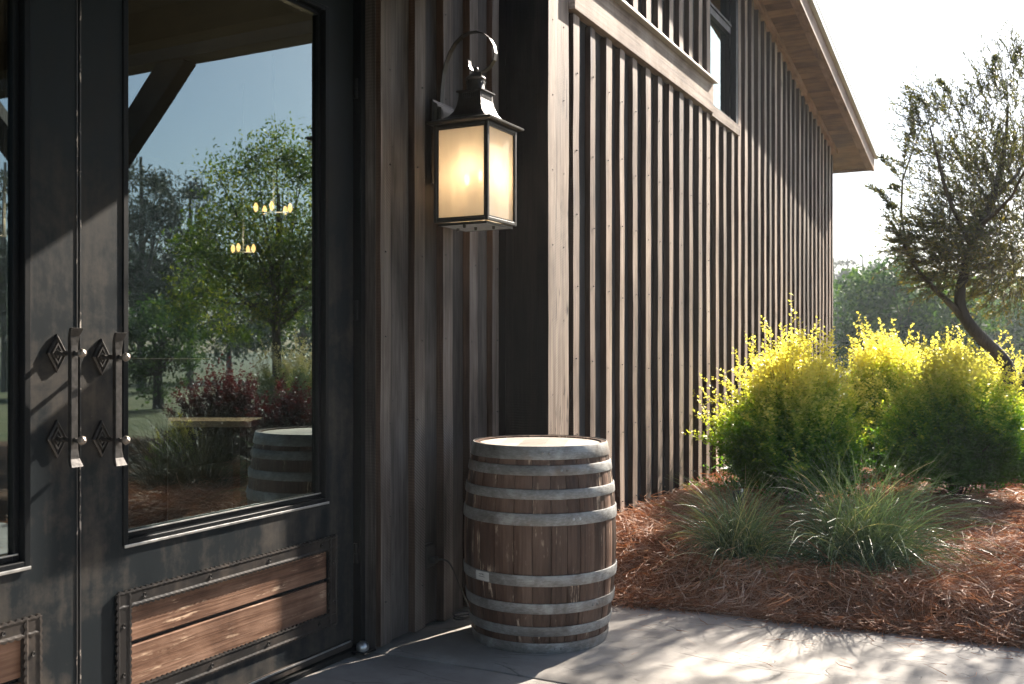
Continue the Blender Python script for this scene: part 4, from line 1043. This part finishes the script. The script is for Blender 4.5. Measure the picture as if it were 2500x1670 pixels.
# ------------------------------------------------------------------ garden mirrored in the door glass (stands to the right of the frame)
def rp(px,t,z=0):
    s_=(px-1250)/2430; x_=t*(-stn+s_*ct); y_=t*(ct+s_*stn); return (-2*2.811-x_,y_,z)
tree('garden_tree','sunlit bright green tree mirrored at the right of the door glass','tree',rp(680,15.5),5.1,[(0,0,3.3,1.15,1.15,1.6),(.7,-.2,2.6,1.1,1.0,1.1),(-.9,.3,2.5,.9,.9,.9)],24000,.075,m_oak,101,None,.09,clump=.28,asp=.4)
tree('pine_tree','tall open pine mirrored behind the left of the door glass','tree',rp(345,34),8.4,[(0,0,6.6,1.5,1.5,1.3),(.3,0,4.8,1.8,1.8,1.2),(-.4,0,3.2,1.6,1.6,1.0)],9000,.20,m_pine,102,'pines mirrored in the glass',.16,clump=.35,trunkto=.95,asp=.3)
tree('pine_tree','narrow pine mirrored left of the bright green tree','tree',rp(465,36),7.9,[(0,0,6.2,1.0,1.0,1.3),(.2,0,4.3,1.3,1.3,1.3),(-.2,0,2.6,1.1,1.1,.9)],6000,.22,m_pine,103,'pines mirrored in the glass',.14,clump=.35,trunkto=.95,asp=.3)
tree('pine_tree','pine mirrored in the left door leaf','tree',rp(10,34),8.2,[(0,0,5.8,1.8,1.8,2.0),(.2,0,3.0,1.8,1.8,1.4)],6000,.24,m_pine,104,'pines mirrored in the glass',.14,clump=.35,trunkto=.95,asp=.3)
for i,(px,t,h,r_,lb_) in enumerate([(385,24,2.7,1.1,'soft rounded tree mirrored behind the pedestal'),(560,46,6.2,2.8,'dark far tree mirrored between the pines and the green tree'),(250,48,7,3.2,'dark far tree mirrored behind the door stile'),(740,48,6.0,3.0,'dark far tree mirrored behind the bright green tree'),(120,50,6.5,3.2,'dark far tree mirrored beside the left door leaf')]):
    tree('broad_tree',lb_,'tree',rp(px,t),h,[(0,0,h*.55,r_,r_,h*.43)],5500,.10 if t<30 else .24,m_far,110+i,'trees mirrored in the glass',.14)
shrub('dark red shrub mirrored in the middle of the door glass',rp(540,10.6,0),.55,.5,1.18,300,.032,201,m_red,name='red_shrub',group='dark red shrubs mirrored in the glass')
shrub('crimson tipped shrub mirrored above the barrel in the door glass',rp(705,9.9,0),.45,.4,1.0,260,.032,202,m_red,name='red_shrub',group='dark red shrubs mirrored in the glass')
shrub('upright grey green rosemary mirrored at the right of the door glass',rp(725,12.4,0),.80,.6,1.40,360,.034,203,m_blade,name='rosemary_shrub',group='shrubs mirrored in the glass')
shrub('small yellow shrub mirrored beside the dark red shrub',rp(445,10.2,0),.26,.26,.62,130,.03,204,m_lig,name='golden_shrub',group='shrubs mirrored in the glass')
grass('dark drooping grass mirrored low in the door glass',rp(500,9.0,0),1100,.07,.85,205,.25,bm=m_blade_shaded,group='grasses mirrored in the glass')
grass('grass clump mirrored at the foot of the red shrub',rp(400,8.9,0),900,.06,.7,206,.3,bm=m_blade_shaded,group='grasses mirrored in the glass')
# ------------------------------------------------------------------ inside the room
pd=thing('pedestal','red brown wooden pedestal standing inside behind the glass','pedestal',(-5.1,3.3,0))
pc=Vector(gp(360,5.5)); pd.location=pc
lathe('column',[(.20,.0),(.20,.06),(.15,.10),(.15,1.02),(.19,1.08)],(pc.x,pc.y,0),m_ped,pd,4,smooth=False)
box('top',pc.x-.28,pc.x+.28,pc.y-.22,pc.y+.22,1.315,1.345,[m_ped],pd,bev=.005)
box('neck',pc.x-.2,pc.x+.2,pc.y-.15,pc.y+.15,1.08,1.314,[m_ped],pd)
tbl=thing('long_table','long pale table inside the room seen through the door glass','table',tuple(gp(465,6.6)))
a_=Vector(gp(318,6.6)); b_=Vector(gp(612,6.6)); dv=(b_-a_).normalized(); nv=Vector((-dv.y,dv.x,0))
zt_=.92
V=[tuple(p+Vector((0,0,z))) for z in (zt_-.04,zt_) for p in (a_,b_,b_+nv*.35,a_+nv*.35)]
mesh_obj('tabletop',V,[(3,2,1,0),(4,5,6,7),(0,1,5,4),(1,2,6,5),(2,3,7,6),(3,0,4,7)],m_table,tbl)
for p in (a_+dv*.1+nv*.1,b_-dv*.1+nv*.1,a_+dv*.1+nv*.28,b_-dv*.1+nv*.28): boxes('leg',[(p.x-.03,p.x+.03,p.y-.03,p.y+.03,0,zt_-.041)],m_ped,tbl)
def chandelier(label,cpos,n,rad):
    r_=thing('chandelier',label,'chandelier',cpos,'lit chandeliers inside the room')
    c_=Vector(cpos)
    tubes_obj('hanger',[([c_,(c_.x,c_.y,3.58)],.008)],m_black,r_,5)
    lst=[]
    for k in range(n):
        t=2*math.pi*k/n+.3; e=c_+Vector((rad*math.cos(t),rad*math.sin(t),0)); lst.append(([c_,e],.007))
        lathe('bulb',[(.006,0),(.016,.02),(.018,.04),(.008,.065),(.0001,.07)],tuple(e),m_bulb2,r_,10)
    tubes_obj('arm',lst,m_black,r_,5)
    q=bpy.data.lights.new('chandelier_light','POINT'); q.energy=16; q.color=(1,.66,.38); q.shadow_soft_size=.1
    qo=bpy.data.objects.new('chandelier_light',q); col.objects.link(qo); qo.location=c_+Vector((0,0,.12))
chandelier('lit chandelier glowing upper right through the door glass',tuple(gp(668,7.4,1.39+.0+(855-520)/2430*7.4)),5,.13)
chandelier('small lit chandelier glowing left of centre through the door glass',tuple(gp(594,8.2,1.39+(855-617)/2430*8.2)),4,.09)
chandelier('lit chandelier seen through the left door leaf',tuple(gp(12,6.2,1.39+(855-578)/2430*6.2)),4,.10)

# ------------------------------------------------------------------ haze
def haze():
    M=NT('haze_air'); pv_=M.n('ShaderNodeVolumePrincipled'.replace('ShaderNode','')); pv_.inputs['Color'].default_value=(.80,.88,.95,1)
    pv_.inputs['Density'].default_value=HAZE; pv_.inputs['Anisotropy'].default_value=.3
    M.l(pv_.outputs[0],M.out.inputs['Volume']); return M.m
HAZE=.0013
if HAZE>0:
    hzb=box('haze',-60,80,-20,110,-1.2,12.5,[haze()]); tag(hzb,kind='stuff')
